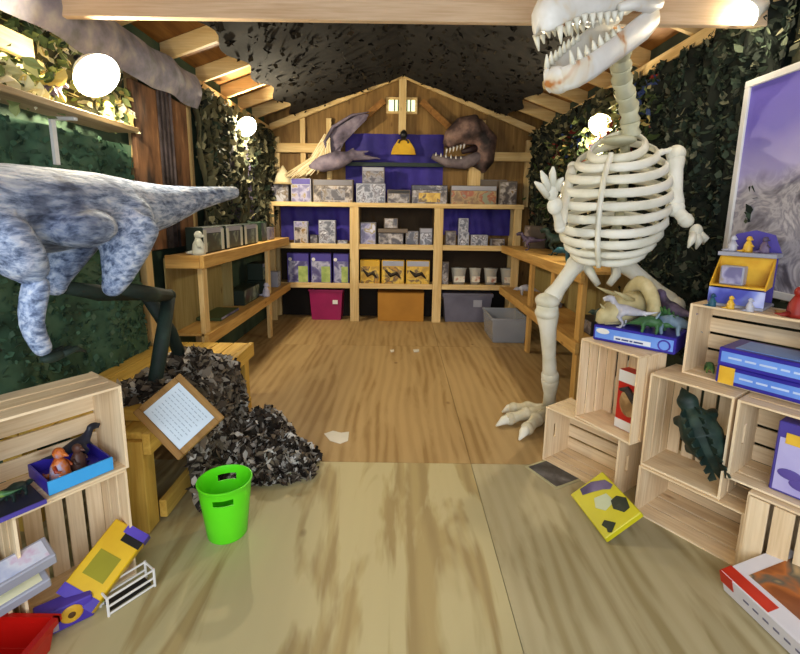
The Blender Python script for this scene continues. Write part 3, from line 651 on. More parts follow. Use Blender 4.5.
# ------------------------------------------------------------------ packs on the left bench
G6 = 'boxed figures along the left bench'
def bench_item(x, y, w_, d, h, z, label, body, front, strip=None, name='toy_box', cat='box', group=G6, rz=PI/2, win=None):
    t = pack(name, label, cat, -w_/2, w_/2, 0, d, 0, h, body, front, strip, group, 0, win); t.location = (x, y, z); t.rotation_euler = (0, 0, rz); return t
WF = mat('white_figure', [(.3, 'b9bcae'), (.7, 'dcded2')], 6, rough=.5)
for y, lab in ((3.82, 'nearest of three black windowed figure boxes on the left bench'), (4.30, 'middle of three black windowed figure boxes on the left bench'), (4.78, 'farthest of three black windowed figure boxes on the left bench')):
    q = bench_item(-1.58, y, .42, .14, .21, 1.151, lab, PK_GRN, A_DKG, PK_WHT)
    MB().box(-.21, -.15, -.006, -.0035, .01, .19).build('white_side_print', WF, q)
    MB().box(.15, .21, -.006, -.0035, .01, .19).build('white_side_print', WF, q)
bench_item(-1.60, 5.30, .22, .2, .22, 1.151, 'dark green box at the far end of the left bench', mat('box_green', '23402c'), A_DKG)
bench_item(-1.60, 5.62, .2, .18, .15, 1.151, 'small grey lavender pack in the corner of the left bench', PK_GREY, A_LAV, None, 'figure_pack', 'toy pack')
bench_item(-1.60, 4.79, .5, .18, .16, .531, 'long dark green box on the lower tier of the left bench', PK_GRN, A_DKG)
bench_item(-1.60, 5.36, .30, .2, .16, .531, 'dark green boxed toy at the lower far end, under another', PK_GRN, A_DKG)
bench_item(-1.61, 5.36, .28, .18, .20, .693, 'dark green windowed box stacked at the lower far end', PK_GRN, A_DKG, PK_WHT)
bench_item(-1.58, 4.10, .45, .22, .03, .531, 'flat green and yellow pack lying on the lower left tier', mat('flat_green', '4b5a34'), A_GRN, None, 'toy_packet', 'toy pack')
bench_item(-1.57, 5.78, .12, .12, .2, .531, 'narrow white toy pack at the far lower left tier', PK_WHT, A_SIL, None, 'figure_pack', 'toy pack')
def blob_figure(label, p, h, m, name='toy_figure'):
    t = thing(name, label, 'figure', p)
    MB().tube([(0, 0, 0), (0, 0, h*.15), (.0, 0, h*.45), (.0, 0, h*.62), (.0, 0, h*.7)], [h*.28, h*.26, h*.22, h*.14, h*.1], 10).build('body', m, t, smooth=True)
    MB().ell((.02*h, 0, h*.82), (h*.17, h*.13, h*.17)).cone((.12*h, 0, h*.8), (.3*h, 0, h*.74), h*.08).build('head', m, t, smooth=True)
    for s_ in (-1, 1): MB().tube([(0, s_*h*.18, h*.5), (.1*h, s_*h*.26, h*.38), (.2*h, s_*h*.2, h*.35)], [h*.06, h*.05, h*.03], 6).build('arm', m, t, smooth=True)
    MB().tube([(-.2*h, 0, .12*h), (-.45*h, 0, .08*h), (-.6*h, .1*h, .1*h)], [.1*h, .06*h, .02*h], 6).build('tail', m, t, smooth=True)
    return t
blob_figure('small white figurine at the near corner of the left bench', (-1.58, 3.52, 1.151), .19, WF)
blob_figure('small lilac white figurine on the lower left tier', (-1.53, 5.06, .5365), .16, mat('lilac_white', 'c6c3d6'))

# ------------------------------------------------------------------ dinosaur toys (one continuous body each)
def dino(label, p, L, m, rz=0, group=None, kind='theropod', name='toy_dinosaur', spikes=None, tilt=0):
    t = thing(name, label, 'toy', p, rz, group)
    if tilt: t.rotation_euler = (0, tilt, rz)
    b_ = MB()
    if kind == 'theropod':
        b_.tube([(-.62*L, 0, .42*L), (-.4*L, 0, .36*L), (-.18*L, 0, .36*L), (0, 0, .37*L), (.14*L, 0, .40*L), (.22*L, 0, .48*L), (.26*L, 0, .55*L)], [.012*L, .045*L, .09*L, .12*L, .10*L, .07*L, .055*L], 10)
        b_.ell((.31*L, 0, .58*L), (.11*L, .065*L, .06*L)).ell((.40*L, 0, .56*L), (.07*L, .045*L, .035*L)).tube([(.28*L, 0, .54*L), (.44*L, 0, .50*L)], [.03*L, .02*L], 8)
        for s_ in (-1, 1):
            b_.tube([(-.02*L, s_*.08*L, .36*L), (.08*L, s_*.1*L, .22*L), (-.02*L, s_*.1*L, .12*L), (.02*L, s_*.1*L, .015*L), (.12*L, s_*.1*L, .012*L)], [.08*L, .055*L, .03*L, .028*L, .02*L], 8)
            b_.tube([(.16*L, s_*.07*L, .37*L), (.2*L, s_*.09*L, .29*L), (.25*L, s_*.07*L, .28*L)], [.025*L, .02*L, .012*L], 6)
    else:
        b_.tube([(-.62*L, 0, .12*L), (-.42*L, 0, .2*L), (-.2*L, 0, .28*L), (0, 0, .30*L), (.18*L, 0, .27*L), (.28*L, 0, .24*L)], [.012*L, .05*L, .12*L, .15*L, .12*L, .07*L], 10)
        b_.ell((.36*L, 0, .25*L), (.11*L, .08*L, .08*L)).cone((.42*L, 0, .25*L), (.54*L, 0, .18*L), .05*L)
        for sx in (-.17, .15):
            for s_ in (-1, 1): b_.tube([(sx*L, s_*.1*L, .24*L), (sx*L+.02*L, s_*.12*L, .12*L), (sx*L, s_*.12*L, .0)], [.06*L, .045*L, .045*L], 8)
    b_.build('body', m, t, remesh=max(.004, L*.022))
    if kind == 'horned':
        for s_ in (-1, 1): MB().cone((.40*L, s_*.05*L, .31*L), (.56*L, s_*.07*L, .40*L), .022*L).build('horn', spikes or WHITE, t, smooth=True)
        MB().ell((.27*L, 0, .36*L), (.03*L, .16*L, .14*L), M3.Rotation(-.5, 3, 'Y')).build('frill', m, t, smooth=True)
    if kind == 'plated':
        for k in range(8):
            x = -.45*L + k*.1*L; z = .26*L + .17*L*math.sin(PI*min(1, max(0, (k+.5)/8)))
            for s_ in (-1, 1): MB().prism([(-.05*L, 0), (.05*L, 0), (.02*L, .13*L), (-.02*L, .12*L)], (x, s_*.03*L, z), (1, 0, 0), (0, s_*.3, 1), (0, .008*L, 0)).build('plate', spikes or m, t)
    return t
DG = mat('dark_green_toy', [(.3, '10201c'), (.55, '1c322c'), (.75, '34473c')], 14, rough=.55, bmp=.2)
DG2 = mat('leaf_green_toy', [(.3, '1c3a24'), (.6, '3a6a3c'), (.75, '8aa040')], 14, rough=.5)
BT = mat('blue_teal_toy', [(.3, '14385c'), (.6, '1f5a6a'), (.75, '2f6a4c')], 12, rough=.5)
GW = mat('grey_white_toy', [(.3, '7c7c8c'), (.6, 'c0c0cc'), (.75, 'd8d8e0')], 10, rough=.5)
PG = mat('purple_grey_toy', [(.3, '2a2434'), (.6, '6a5a78'), (.75, 'a79ab0')], 12, rough=.5)
dino('small dark toy dinosaur on the left board shelf by the lamp', (-1.70, 2.30, 1.9855), .20, PG, 1.2)
blob_figure('small yellow toy figure at the far end of the left board shelf', (-1.69, 2.72, 1.9855), .12, mat('pale_yellow_toy', [(.3, 'd8c23a'), (.7, 'ecdc62')], 5))
# dark toy standing in the upright crate
xa = V((-UX*.5, -UY*.5, .86)).normalized(); za = V((UY*.9+.2*UX, -UX*.9+.2*UY, .45)); za = (za-xa*za.dot(xa)).normalized(); ya = za.cross(xa)
tq = dino('dark green plated toy dinosaur propped head up inside the upright crate', (0, 0, 0), .40, DG, 0, None, 'plated')
tq.matrix_world = M3.Translation(RP(.19, .16, .50)) @ M3((xa, ya*1.5, za*1.25)).transposed().to_4x4()
# toys on the right bench
dino('blue green plush dinosaur on the right bench under the rib cage', (1.58, 4.05, 1.0805), .40, BT, 2.6, None, 'four')
dino('dark green plush dinosaur at far end of right bench', (1.62, 4.72, 1.0805), .45, DG, 2.2)
dino('small purple grey toy dinosaur at far end of right bench', (1.52, 5.35, 1.0805), .34, PG, 2.8)
dino('grey toy dinosaur on the lower tier of right bench', (1.56, 5.5, .5155), .3, GW, 3.0, None, 'four')
bench_item(1.55, 4.9, .3, .2, .05, .5155, 'flat lilac packet on the lower tier of right bench', PK_GREY, A_LAV, None, 'toy_packet', 'toy pack', None, -PI/2)
bench_item(1.58, 3.75, .3, .2, .12, .5155, 'dark toy box on lower right tier behind the skeleton shin', PK_DK, A_GREY, None, 'toy_box', 'box', None, -PI/2)
bench_item(1.60, 5.75, .25, .2, .28, 1.0805, 'brown pack in the far corner of the right bench', PK_TAN, A_TAN, None, 'toy_box', 'box', None, -PI/2)
# ------------------------------------------------------------------ grey blue feathered dinosaur on the left
m, nt, b = newmat('feathered_grey_blue')
mp = coords(nt, (22, 5, 22), False); n1 = noise(nt, mp, 2.0, 5, .3, .65); mp2 = coords(nt, (1.6, 1.6, 1.6), False); n2 = noise(nt, mp2, 2.2, 4, .8)
r1 = ramp(nt, [(.34, '4d5d7c'), (.45, '8496b8'), (.55, 'b3c2de'), (.68, 'd6dfec')]); nt.links.new(n1.outputs[0], r1.inputs[0])
r2 = ramp(nt, [(.36, (.16, .19, .27)), (.46, (.75, .78, .85)), (.55, (1, 1, 1)), (.66, (1, .90, .84))]); nt.links.new(n2.outputs[0], r2.inputs[0])
mx = nt.nodes.new('ShaderNodeMix'); mx.data_type = 'RGBA'; mx.blend_type = 'MULTIPLY'; mx.inputs[0].default_value = .85
nt.links.new(r1.outputs[0], mx.inputs[6]); nt.links.new(r2.outputs[0], mx.inputs[7]); nt.links.new(mx.outputs[2], b.inputs['Base Color'])
b.inputs['Roughness'].default_value = .75; bump(nt, b, n1.outputs[0], .5, .015); FEATH = m
DKLEG = mat('dark_green_leg', [(.3, '0e1915'), (.6, '1d2f28'), (.75, '2c4038')], 8, rough=.7, bmp=.2)
RPp = V((-1.36, 2.2, .5))
t = thing('feathered_dinosaur', 'life size grey blue feathered dinosaur model on the left above the platform', 'dinosaur model', RPp)
bd = MB()
# trunk and tail, nose end out of view on the left
bd.tube([(-1.36, .62, 1.62), (-1.36, .85, 1.60), (-1.36, 1.10, 1.54), (-1.36, 1.40, 1.49), (-1.37, 1.75, 1.49), (-1.38, 2.05, 1.50), (-1.38, 2.35, 1.495), (-1.37, 2.65, 1.52), (-1.35, 3.0, 1.57), (-1.33, 3.35, 1.61), (-1.31, 3.62, 1.64)],
        [(.07, .09), (.085, .11), (.12, .14), (.15, .155), (.16, .165), (.16, .16), (.135, .15), (.10, .12), (.07, .08), (.055, .06), (.042, .045)], 18)
bd.ell((-1.36, .50, 1.66), (.075, .13, .085)).tube([(-1.36, .48, 1.67), (-1.36, .3, 1.63), (-1.36, .2, 1.60)], [.075, .055, .03], 10)
bd.ell((-1.225, 1.74, 1.425), (.085, .19, .078))                 # belly bulge
for s_, x in ((1, -1.25), (-1, -1.50)):
    bd.tube([(x-.06*s_, 2.16, 1.54), (x-.01*s_, 2.12, 1.45), (x+.01*s_, 2.04, 1.34), (x+.01*s_, 1.95, 1.21), (x, 1.92, 1.15)], [(.07, .10), (.085, .16), (.075, .125), (.05, .07), (.035, .04)], 14, up=(0, 1, 0)) if False else bd.ell((x-.02*s_, 2.13, 1.44), (.085, .16, .13)).tube([(x-.01*s_, 2.12, 1.43), (x+.005*s_, 2.03, 1.32), (x+.01*s_, 1.95, 1.20), (x, 1.92, 1.15)], [.125, .10, .06, .04], 14)
    bd.tube([(x-.03*s_, 1.36, 1.47), (x+.01*s_, 1.41, 1.40), (x+.025*s_, 1.45, 1.33), (x+.025*s_, 1.50, 1.27)], [.075, .085, .075, .045], 12)
for x in (-1.25, -1.50): bd.ell((x, 1.93, 1.165), .046)
bo = bd.build('body', FEATH, t, off=RPp, remesh=.014)
for s_, x in ((1, -1.22), (-1, -1.54)):
    MB().tube([(x, 1.50, 1.28), (x, 1.47, 1.20), (x, 1.44, 1.12), (x, 1.47, 1.05), (x, 1.49, 1.0)], [.042, .043, .036, .032, .028], 12).build('forearm', FEATH, t, off=RPp, smooth=True, sub=1)
    h = MB().ell((x, 1.52, .985), (.03, .05, .02))
    for k in (-1, 0, 1): h.tube([(x+k*.018, 1.54, .985), (x+k*.026, 1.60, .99), (x+k*.03, 1.64, .965)], [.013, .011, .004], 7)
    h.build('hand', DKLEG, t, off=RPp, smooth=True)
ft = {1: [(-1.24, 1.92, 1.17), (-1.25, 2.18, 1.09), (-1.28, 2.45, 1.03)], -1: [(-1.50, 1.92, 1.17), (-1.48, 2.18, 1.09), (-1.42, 2.47, 1.03)]}
foot = {1: (-1.30, 2.28, .505), -1: (-1.38, 2.72, .505)}
for s_ in (1, -1):
    a = ft[s_]; f = V(foot[s_])
    lg = MB(); lg.tube([V(a[0])+V((0, .035, -.012)), a[1], a[2]], [.028, .040, .032], 12)
    k_ = V(a[2]); lg.ell(k_, .036)
    lg.tube([k_, k_.lerp(f, .5)+V((.01, -.04 if s_ > 0 else .05, 0)), f+V((0, 0, .09)), f+V((0, 0, .04))], [.034, .038, .036, .03], 12)
    lg.build('lower_leg', DKLEG, t, off=RPp, smooth=True)
    tb = MB().ell(f+V((0, 0, .03)), (.04, .04, .025))
    for k in (-1, 0, 1): tb.tube([f+V((0, 0, .025)), f+V((k*.05, -.10, .028)), f+V((k*.07, -.18, .012))], [.028, .022, .006], 8)
    tb.build('foot', DKLEG, t, off=RPp, smooth=True)

# ------------------------------------------------------------------ skeleton of a big theropod on the right
SP = V((1.28, 2.95, 0))
sk = thing('dinosaur_skeleton', 'tall cream dinosaur skeleton with open jaws standing at the right', 'dinosaur skeleton', SP)
def SB(mb, name, m=BONE, **k): return mb.build(name, m, sk, off=SP, smooth=k.pop('smooth', True), **k)
# rib cage: nine levels, each side a rib of its own
fd = V((-.60, -.80, 0)); lf_ = V((.80, -.60, 0))     # facing direction and the skeleton's left (image right)
rc = V((1.285, 2.80, 0))
prof = [(1.915, .15), (1.86, .215), (1.79, .265), (1.715, .292), (1.64, .305), (1.565, .305), (1.49, .295), (1.425, .275), (1.365, .245), (1.315, .205)]
for z, r in prof:
    for s_ in (1, -1):
        pts = []
        for k in range(13):
            a = PI*k/12
            p = rc + fd*(math.cos(a)*r*.92) + lf_*(s_*math.sin(a)*r*1.02)
            p.z = z - .09*math.cos(a) - .022*math.sin(a)
            pts.append(p)
        th = .0265 if z > 1.4 else .021
        SB(MB().tube(pts, [(.013, th*.8)]+[(.013, th)]*11+[(.013, th*.7)], 10), 'rib')
st = [rc + fd*(r*.92+.004) + V((0, 0, z-.09)) for z, r in prof]
SB(MB().tube([st[0]+V((0, 0, .03))]+st+[st[-1]+V((0, 0, -.03))], [(.028, .014)]+[(.026, .016)]*10+[(.018, .012)], 10, up=(.9, -.4, 0)), 'breastbone')
sb = [rc - fd*(r*.92) + V((0, 0, z+.09)) for z, r in prof]
spn = [sb[-1]+V((.0, .03, -.12))] + sb[::-1]
mbv = MB()
for i in range(len(spn)-1):
    mbv.tube([spn[i], spn[i].lerp(spn[i+1], .5), spn[i+1]], [.036, .028, .036], 10)
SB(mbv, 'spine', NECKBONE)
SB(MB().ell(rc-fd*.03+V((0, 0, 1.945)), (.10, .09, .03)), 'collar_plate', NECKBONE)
# neck vertebrae
n0, n1_, n2_, n3 = atY(631, 136, 2.84), atY(629, 108, 2.80), atY(622, 80, 2.70), atY(620, 54, 2.60)
npts = [n0, n0.lerp(n1_, .5), n1_, n1_.lerp(n2_, .5), n2_, n2_.lerp(n3, .5), n3, n3 + V((-.03, -.10, .02))]
for i in range(len(npts)-1):
    a, c = npts[i], npts[i+1]
    v = MB().tube([a, a.lerp(c, .12), a.lerp(c, .5), a.lerp(c, .88), c], [.05, .058, .044, .056, .05], 12)
    d = (c-a).normalized(); bk = V((.45, .85, .25)); v.cone(a.lerp(c, .5)+bk*.03, a.lerp(c, .4)+bk*.095, .022)
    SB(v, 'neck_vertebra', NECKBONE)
# skull
H0 = atY(634, 18, 2.34)
def jaw_frame(o, tip):
    f = (V(tip)-V(o)); L = f.length; return frame(f, (.30, .12, 1)), L
Tu = atY(543, 24, 2.04); R, L = jaw_frame(H0, Tu)
def sk_(p): return H0 + R @ V(p)
m, nt, b = newmat('skull_plastic'); mp = coords(nt, (1, 1, 1), False); n1 = noise(nt, mp, 7, 3, .6)
r1 = ramp(nt, [(.30, 'b9793f'), (.37, 'd8cdb8'), (.45, 'dddbd4'), (.7, 'edece8')]); nt.links.new(n1.outputs[0], r1.inputs[0]); nt.links.new(r1.outputs[0], b.inputs['Base Color']); b.inputs['Roughness'].default_value = .45; bump(nt, b, n1.outputs[0], .15); SKULL = m
stn = [(-.05, .105, .20, .02), (.08*L/.5, .125, .235, .015), (.36*L, .118, .225, .0), (.52*L, .10, .20, -.008), (.70*L, .09, .185, -.012), (.86*L, .08, .155, -.03), (.96*L, .068, .12, -.042), (1.02*L, .05, .08, -.045), (1.045*L, .02, .03, -.03)]
mb = MB(); vs = []; N = 18
for x, hw, zt, zb in stn:
    for j in range(N):
        a = 2*PI*j/N; c, s_ = math.cos(a), math.sin(a)
        yy = hw*math.copysign(abs(c)**.6, c); zz = (zt+zb)/2 + (zt-zb)/2*math.copysign(abs(s_)**.7, s_)
        if s_ > .5: yy *= .75
        if s_ < -.6: zz += .03*(1-abs(c)*2.2) if abs(c) < .45 else 0     # hollow palate
        vs.append(sk_((x, yy, zz)))
k = len(stn)
mb.add(vs, [(i*N+j, i*N+(j+1) % N, (i+1)*N+(j+1) % N, (i+1)*N+j) for i in range(k-1) for j in range(N)] + [tuple(range(N-1, -1, -1)), tuple((k-1)*N+j for j in range(N))])
for s_ in (1, -1):
    mb.tube([sk_((-.02, s_*.10, .03)), sk_((.12*L, s_*.125, .02)), sk_((.30*L, s_*.125, .03)), sk_((.44*L, s_*.108, .02))], [.03, .034, .03, .015], 8)   # cheek bar
    mb.ell(sk_((.20*L, s_*.105, .215)), (.05, .03, .03)); mb.ell(sk_((.80*L, s_*.05, .15)), (.06, .025, .02))
mb.tube([sk_((-.04, 0, .12)), sk_((-.12, .0, .10))], [.06, .045], 10)
skull = SB(mb, 'skull', SKULL)
SOCK = mat('socket_shadow', '2a241c', rough=.95)
for s_ in (1, -1):
    MB().ell(sk_((.17*L, s_*.118, .15)), (.045, .016, .045), R).ell(sk_((.45*L, s_*.098, .105)), (.06, .014, .04), R).build('eye_socket', SOCK, skull, off=SP, smooth=True)
for s_ in (1, -1):
    for q in range(9):
        x = (.40 + .070*q)*L; hw = .112 - .036*(q/8.0)**1.6; ln = (.026, .03, .04, .036, .042, .034, .03, .04, .055)[q]
        zb = -.002 if q < 6 else -.012 - .012*(q-6)
        MB().cone(sk_((x, s_*(hw-.012), zb+.012)), sk_((x-.008, s_*(hw-.016), zb-ln)), .0155, 8, .2).build('tooth', BONE, skull, off=SP, smooth=True)
# lower jaw
J0 = atY(629, 24, 2.34); Jt = atY(558, 80, 2.04); R2, LJ = jaw_frame(J0, Jt)
def jw(p): return J0 + R2 @ V(p)
mb = MB(); vs = []; js = [(-.03, .11, .07, .05), (.12*LJ, .112, .10, .06), (.35*LJ, .108, .095, .055), (.6*LJ, .104, .085, .05), (.82*LJ, .092, .085, .05), (.95*LJ, .068, .085, .045)]
lo = []
for s_ in (1, -1):
    pts = [jw((x, s_*hw, 0)) for x, hw, h, q in js]
    mb.tube(pts + [jw((1.03*LJ, s_*.03, .005))], [(.018, h*.62) for x, hw, h, q in js] + [(.022, .05)], 10, up=R2 @ V((0, 0, 1)))
mb.ell(jw((1.0*LJ, 0, 0)), (.04, .062, .058), R2)
# floor of the mouth
vs = [jw((x, s_*hw, -.02)) for x, hw, h, q in js for s_ in (1, 0, -1)] 
vs2 = [jw((x, s_*hw, -.034)) for x, hw, h, q in js for s_ in (1, 0, -1)]
nn = len(js); mb.add(vs+vs2, [(i*3+c, i*3+c+1, i*3+c+4, i*3+c+3) for i in range(nn-1) for c in (0, 1)] + [(nn*3+i*3+c+3, nn*3+i*3+c+4, nn*3+i*3+c+1, nn*3+i*3+c) for i in range(nn-1) for c in (0, 1)])
jaw = SB(mb, 'lower_jaw', SKULL)
for s_ in (1, -1):
    for q in range(8):
        x = (.45 + .072*q)*LJ; hw = .103-.038*(q/7)**1.5; ln = (.02, .024, .028, .034, .03, .03, .04, .045)[q]
        MB().cone(jw((x, s_*(hw-.004), .045)), jw((x-.004, s_*(hw-.010), .055+ln)), .0145, 8, .2).build('tooth', BONE, jaw, off=SP, smooth=True)
# arms
def bone(pts, r, knob=1.5):
    a, c = V(pts[0]), V(pts[-1]); mb = MB(); ps = [V(p) for p in pts]
    if len(ps) == 2: ps = [a, a.lerp(c, .12), a.lerp(c, .3), a.lerp(c, .7), a.lerp(c, .88), c]
    k_ = len(ps); mb.tube(ps, [r*knob*.85, r*1.25] + [r]*(k_-4) + [r*1.25, r*knob*.85], 12)
    mb.ell(a, r*knob).ell(c, r*knob); return mb
sh = atY(676, 154, 2.70); el = atY(675, 208, 2.66); wr = atY(686, 214, 2.58)
SB(bone([rc+lf_*.24+V((0, .02, 1.86)), sh+V((-.03, 0, .02))], .016, 1.1), 'shoulder_blade')
SB(bone([sh, el], .038, 1.35), 'upper_arm')
hd = atY(696, 232, 2.54)
fa = bone([el, hd.lerp(el, .45)], .034, 1.15)
SB(fa, 'forearm')
hm = MB().ell(hd, (.035, .03, .045))
for k, (dx, dy) in enumerate(((-6, 16), (2, 17), (9, 12))):
    e = atY(694+dx, 232+dy, 2.50+.02*k); q = hd.lerp(e, .1)
    hm.tube([hd+V((.012*(k-1), 0, 0)), hd.lerp(e, .55)+V((.016*(k-1), -.025, 0)), e], [.02, .019, .005], 9)
SB(hm, 'hand')
sh2 = rc - lf_*.24 + V((-.02, -.02, 1.80)); el2 = atY(560, 228, 2.62); w2 = atY(555, 206, 2.56)
SB(bone([sh2, el2], .026, 1.2), 'upper_arm')
SB(bone([el2, w2], .024, 1.2), 'forearm')
hm = MB().ell(w2, (.045, .03, .05)); hm.ell(atY(552, 192, 2.55), (.035, .025, .05))
for (x0, y0, x1, y1) in ((549, 190, 541, 171), (553, 186, 553, 167), (557, 190, 563, 178), (548, 196, 535, 182)):
    a, c = atY(x0, y0, 2.55), atY(x1, y1, 2.50); hm.tube([a, a.lerp(c, .6)+V((0, .01, .01)), c], [.022, .019, .006], 9)
SB(hm, 'hand')
# pelvis and legs
hip = V((1.33, 3.02, 1.23))
SB(MB().ell(hip, (.17, .08, .07)).tube([hip+V((-.12, 0, 0)), hip+V((-.08, -.08, -.1)), hip+V((-.03, -.1, -.18))], [.04, .03, .02], 8).tube([hip+V((.12, 0, 0)), hip+V((.1, -.06, -.12)), hip+V((.05, -.08, -.18))], [.04, .03, .02], 8), 'pelvis')
kn = atY(547, 306, 2.92); ak = atY(550, 376, 3.04); hl = atY(549, 402, 3.12)
SB(bone([hip+V((-.14, -.03, -.02)), kn.lerp(hip, .04)+V((0, 0, .02))], .05, 1.25), 'thigh_bone')
tb_ = MB().tube([kn+V((0, 0, .02)), kn.lerp(ak, .12), kn.lerp(ak, .3), kn.lerp(ak, .7), kn.lerp(ak, .92), ak], [.068, .075, .056, .045, .05, .055], 14)
tb_.ell(kn+V((0, 0, .035)), (.08, .085, .055)).ell(kn+V((0, 0, -.045)), (.078, .08, .05))
SB(tb_, 'shin_bone')
an = V((hl.x+.02, hl.y+.04, .10))
SB(MB().tube([ak, ak.lerp(an, .15), ak.lerp(an, .6), an], [.056, .062, .043, .05], 12).ell(ak, .062), 'ankle_bone')
def foot_(an, tips, name='foot'):
    g = MB().ell(an+V((0, 0, -.03)), (.075, .075, .055))
    cl = []
    for tp in tips:
        tp = V(tp); a = an+V((0, 0, -.035)); q1 = a.lerp(tp, .45); q1.z = .065; q2 = a.lerp(tp, .75); q2.z = .05
        g.tube([a, a.lerp(q1, .6), q1, q1.lerp(q2, .5), q2], [.05, .038, .05, .036, .044], 10); g.ell(q1, .05).ell(q2, .046)
        cl.append(MB().tube([q2, q2.lerp(tp, .5)+V((0, 0, .012)), V((tp.x, tp.y, .012))], [.04, .03, .006], 9))
    f = SB(g, name, mat('foot_bone', [(.3, 'b3a888'), (.7, 'd8d2bc')], 7, rough=.5)); [c_.build('claw', BONE, f, off=SP, smooth=True) for c_ in cl]
foot_(an, [atZ(496, 426, .012), atZ(519, 440, .012), atZ(502, 412, .012)])
kn2 = atY(674, 306, 2.74); an2 = V((1.50, 3.12, .11)); ak2 = V((1.58, 3.0, .36))
SB(bone([hip+V((.14, 0, -.02)), kn2], .05, 1.25), 'thigh_bone'); SB(bone([kn2, ak2], .045, 1.4), 'shin_bone'); SB(bone([ak2, an2], .042, 1.25), 'ankle_bone')
foot_(an2, [(1.24, 3.10, .012), (1.34, 2.94, .012), (1.22, 3.26, .012)])

# ------------------------------------------------------------------ creatures above the back shelf
PT = mat('pterosaur_grey', [(.3, '2e2832'), (.5, '645a6a'), (.7, '8b7f8b')], 5, rough=.8, bmp=.2)
pp = V((X6(330, 6.2), 6.24, PY['top']+.30))
t = thing('flying_reptile_model', 'grey purple winged reptile model with long beak at left above the shelf', 'dinosaur model', pp)
def P6(x, y, Y=6.2): return atY(x, y, Y)
MB().tube([P6(306, 168), P6(322, 164), P6(338, 160), P6(350, 157)], [.03, .11, .12, .07], 14).ell(P6(352, 156), (.09, .07, .06)).tube([P6(355, 157), P6(368, 158), P6(381, 158)], [.05, .03, .008], 10).tube([P6(352, 153), P6(362, 152), P6(372, 151)], [.035, .022, .006], 8).cone(P6(350, 152), P6(356, 146), .03).build('body', PT, t, off=pp, remesh=.016)
MB().tube([P6(366, 156), P6(380, 159)], [.012, .004], 6).build('tongue', mat('tongue_grey', '8a7a78'), t, off=pp)
def wing(pts, y0, th=.02):
    a = MB(); q = [P6(x, y, y0+.06*(k % 2)) for k, (x, y) in enumerate(pts)]; n_ = len(q)
    b_ = [p + V((0, th, 0)) for p in q]; a.add(q+b_, [tuple(range(n_)), tuple(range(2*n_-1, n_-1, -1))] + [(i, n_+i, n_+(i+1) % n_, (i+1) % n_) for i in range(n_)]); return a
wing([(326, 158), (324, 146), (330, 130), (345, 119), (360, 113), (369, 114), (366, 120), (354, 132), (344, 143), (340, 152)], 6.22).build('raised_wing', PT, t, off=pp, bevel=.006)
MB().tube([P6(327, 154), P6(325, 142), P6(333, 127), P6(352, 115), P6(369, 112)], [.03, .028, .022, .016, .006], 8).build('wing_arm', PT, t, off=pp, smooth=True)
RAF = leafmat('cream_fringe', ['d8c9a4', 'c9b68c', 'e4d8ba', 'b39f78']); fr = MB(); rr = random.Random(5)
for k in range(60):
    u = rr.random(); a = P6(327+rr.uniform(-3, 3), 134+6*u, 6.2); c = P6(286+34*u+rr.uniform(-5, 5), 176-6*u+rr.uniform(-4, 4), 6.16); mid = a.lerp(c, .5)+V((.06, -.02, -.05))
    fr.tube([a, mid, c], [.009, .008, .004], 4)
fr.build('cream_fringe', RAF, t, off=pp)
q = P6(283, 175, 6.24)
t = thing('plush_toy', 'cream cone shaped plush above the far left end of top shelf', 'toy', (q.x, 6.24, PY['top']+.2508)); 
MB().lathe([(.10, 0), (.12, .03), (.09, .12), (.04, .2), (.01, .25)], n=16, cap1=True).build('body', mat('cream_plush', [(.3, 'c9b98f'), (.7, 'e6dcbc')], 8, rough=.9, bmp=.3), t, smooth=True)
MB().lathe([(.125, 0), (.14, .015), (.12, .03)], n=16).build('brim', mat('cream_plush'.replace('cream', 'tan'), 'b8a478', rough=.9), t, smooth=True)
# head bust
TB = mat('bust_brown', [(.35, '1f1819'), (.5, '54403c'), (.68, '94766a')], 5, rough=.7, bmp=.3)
bp = V((X6(470, 6.2), 6.26, 2.05))
t = thing('dinosaur_head_model', 'brown open mouthed dinosaur head model at right above the shelf', 'dinosaur model', bp)
MB().ell(P6(468, 132, 6.26), (.26, .15, .17)).tube([P6(478, 128, 6.26), P6(462, 130, 6.26), P6(452, 138, 6.24), P6(447, 147, 6.24)], [.18, .17, .13, .07], 12).tube([P6(472, 128, 6.28), P6(486, 142, 6.3), P6(484, 160, 6.32), P6(478, 170, 6.32)], [.17, .16, .14, .1], 12).ell(P6(464, 121, 6.2), (.07, .05, .04)).build('head', TB, t, off=bp, remesh=.018)
MB().tube([P6(480, 156, 6.28), P6(465, 163, 6.24), P6(447, 162, 6.22), P6(432, 156, 6.22)], [.08, .09, .07, .035], 12).build('lower_jaw', mat('bust_grey', [(.3, '453c42'), (.7, '8a7c80')], 6, rough=.7), t, off=bp, smooth=True)
MB().tube([P6(476, 148, 6.25), P6(462, 152, 6.22)], [.05, .03], 8).build('throat', mat('throat_dark', '2a1a1c'), t, off=bp, smooth=True)
for k in range(6):
    MB().cone(P6(447+3.5*k, 149-1.*k, 6.19), P6(446+3.5*k, 154-1.*k, 6.18), .014, 6).build('tooth', WHITE, t, off=bp, smooth=True)
    MB().cone(P6(436+5*k, 156+.8*k, 6.17), P6(436+5*k, 152+.8*k, 6.17), .013, 6).build('tooth', WHITE, t, off=bp, smooth=True)
MB().box(bp.x-.02, bp.x+.14, 6.3, 6.42, PY['top']+.001, 2.12).build('stand_post', PINE[2], t, off=bp)

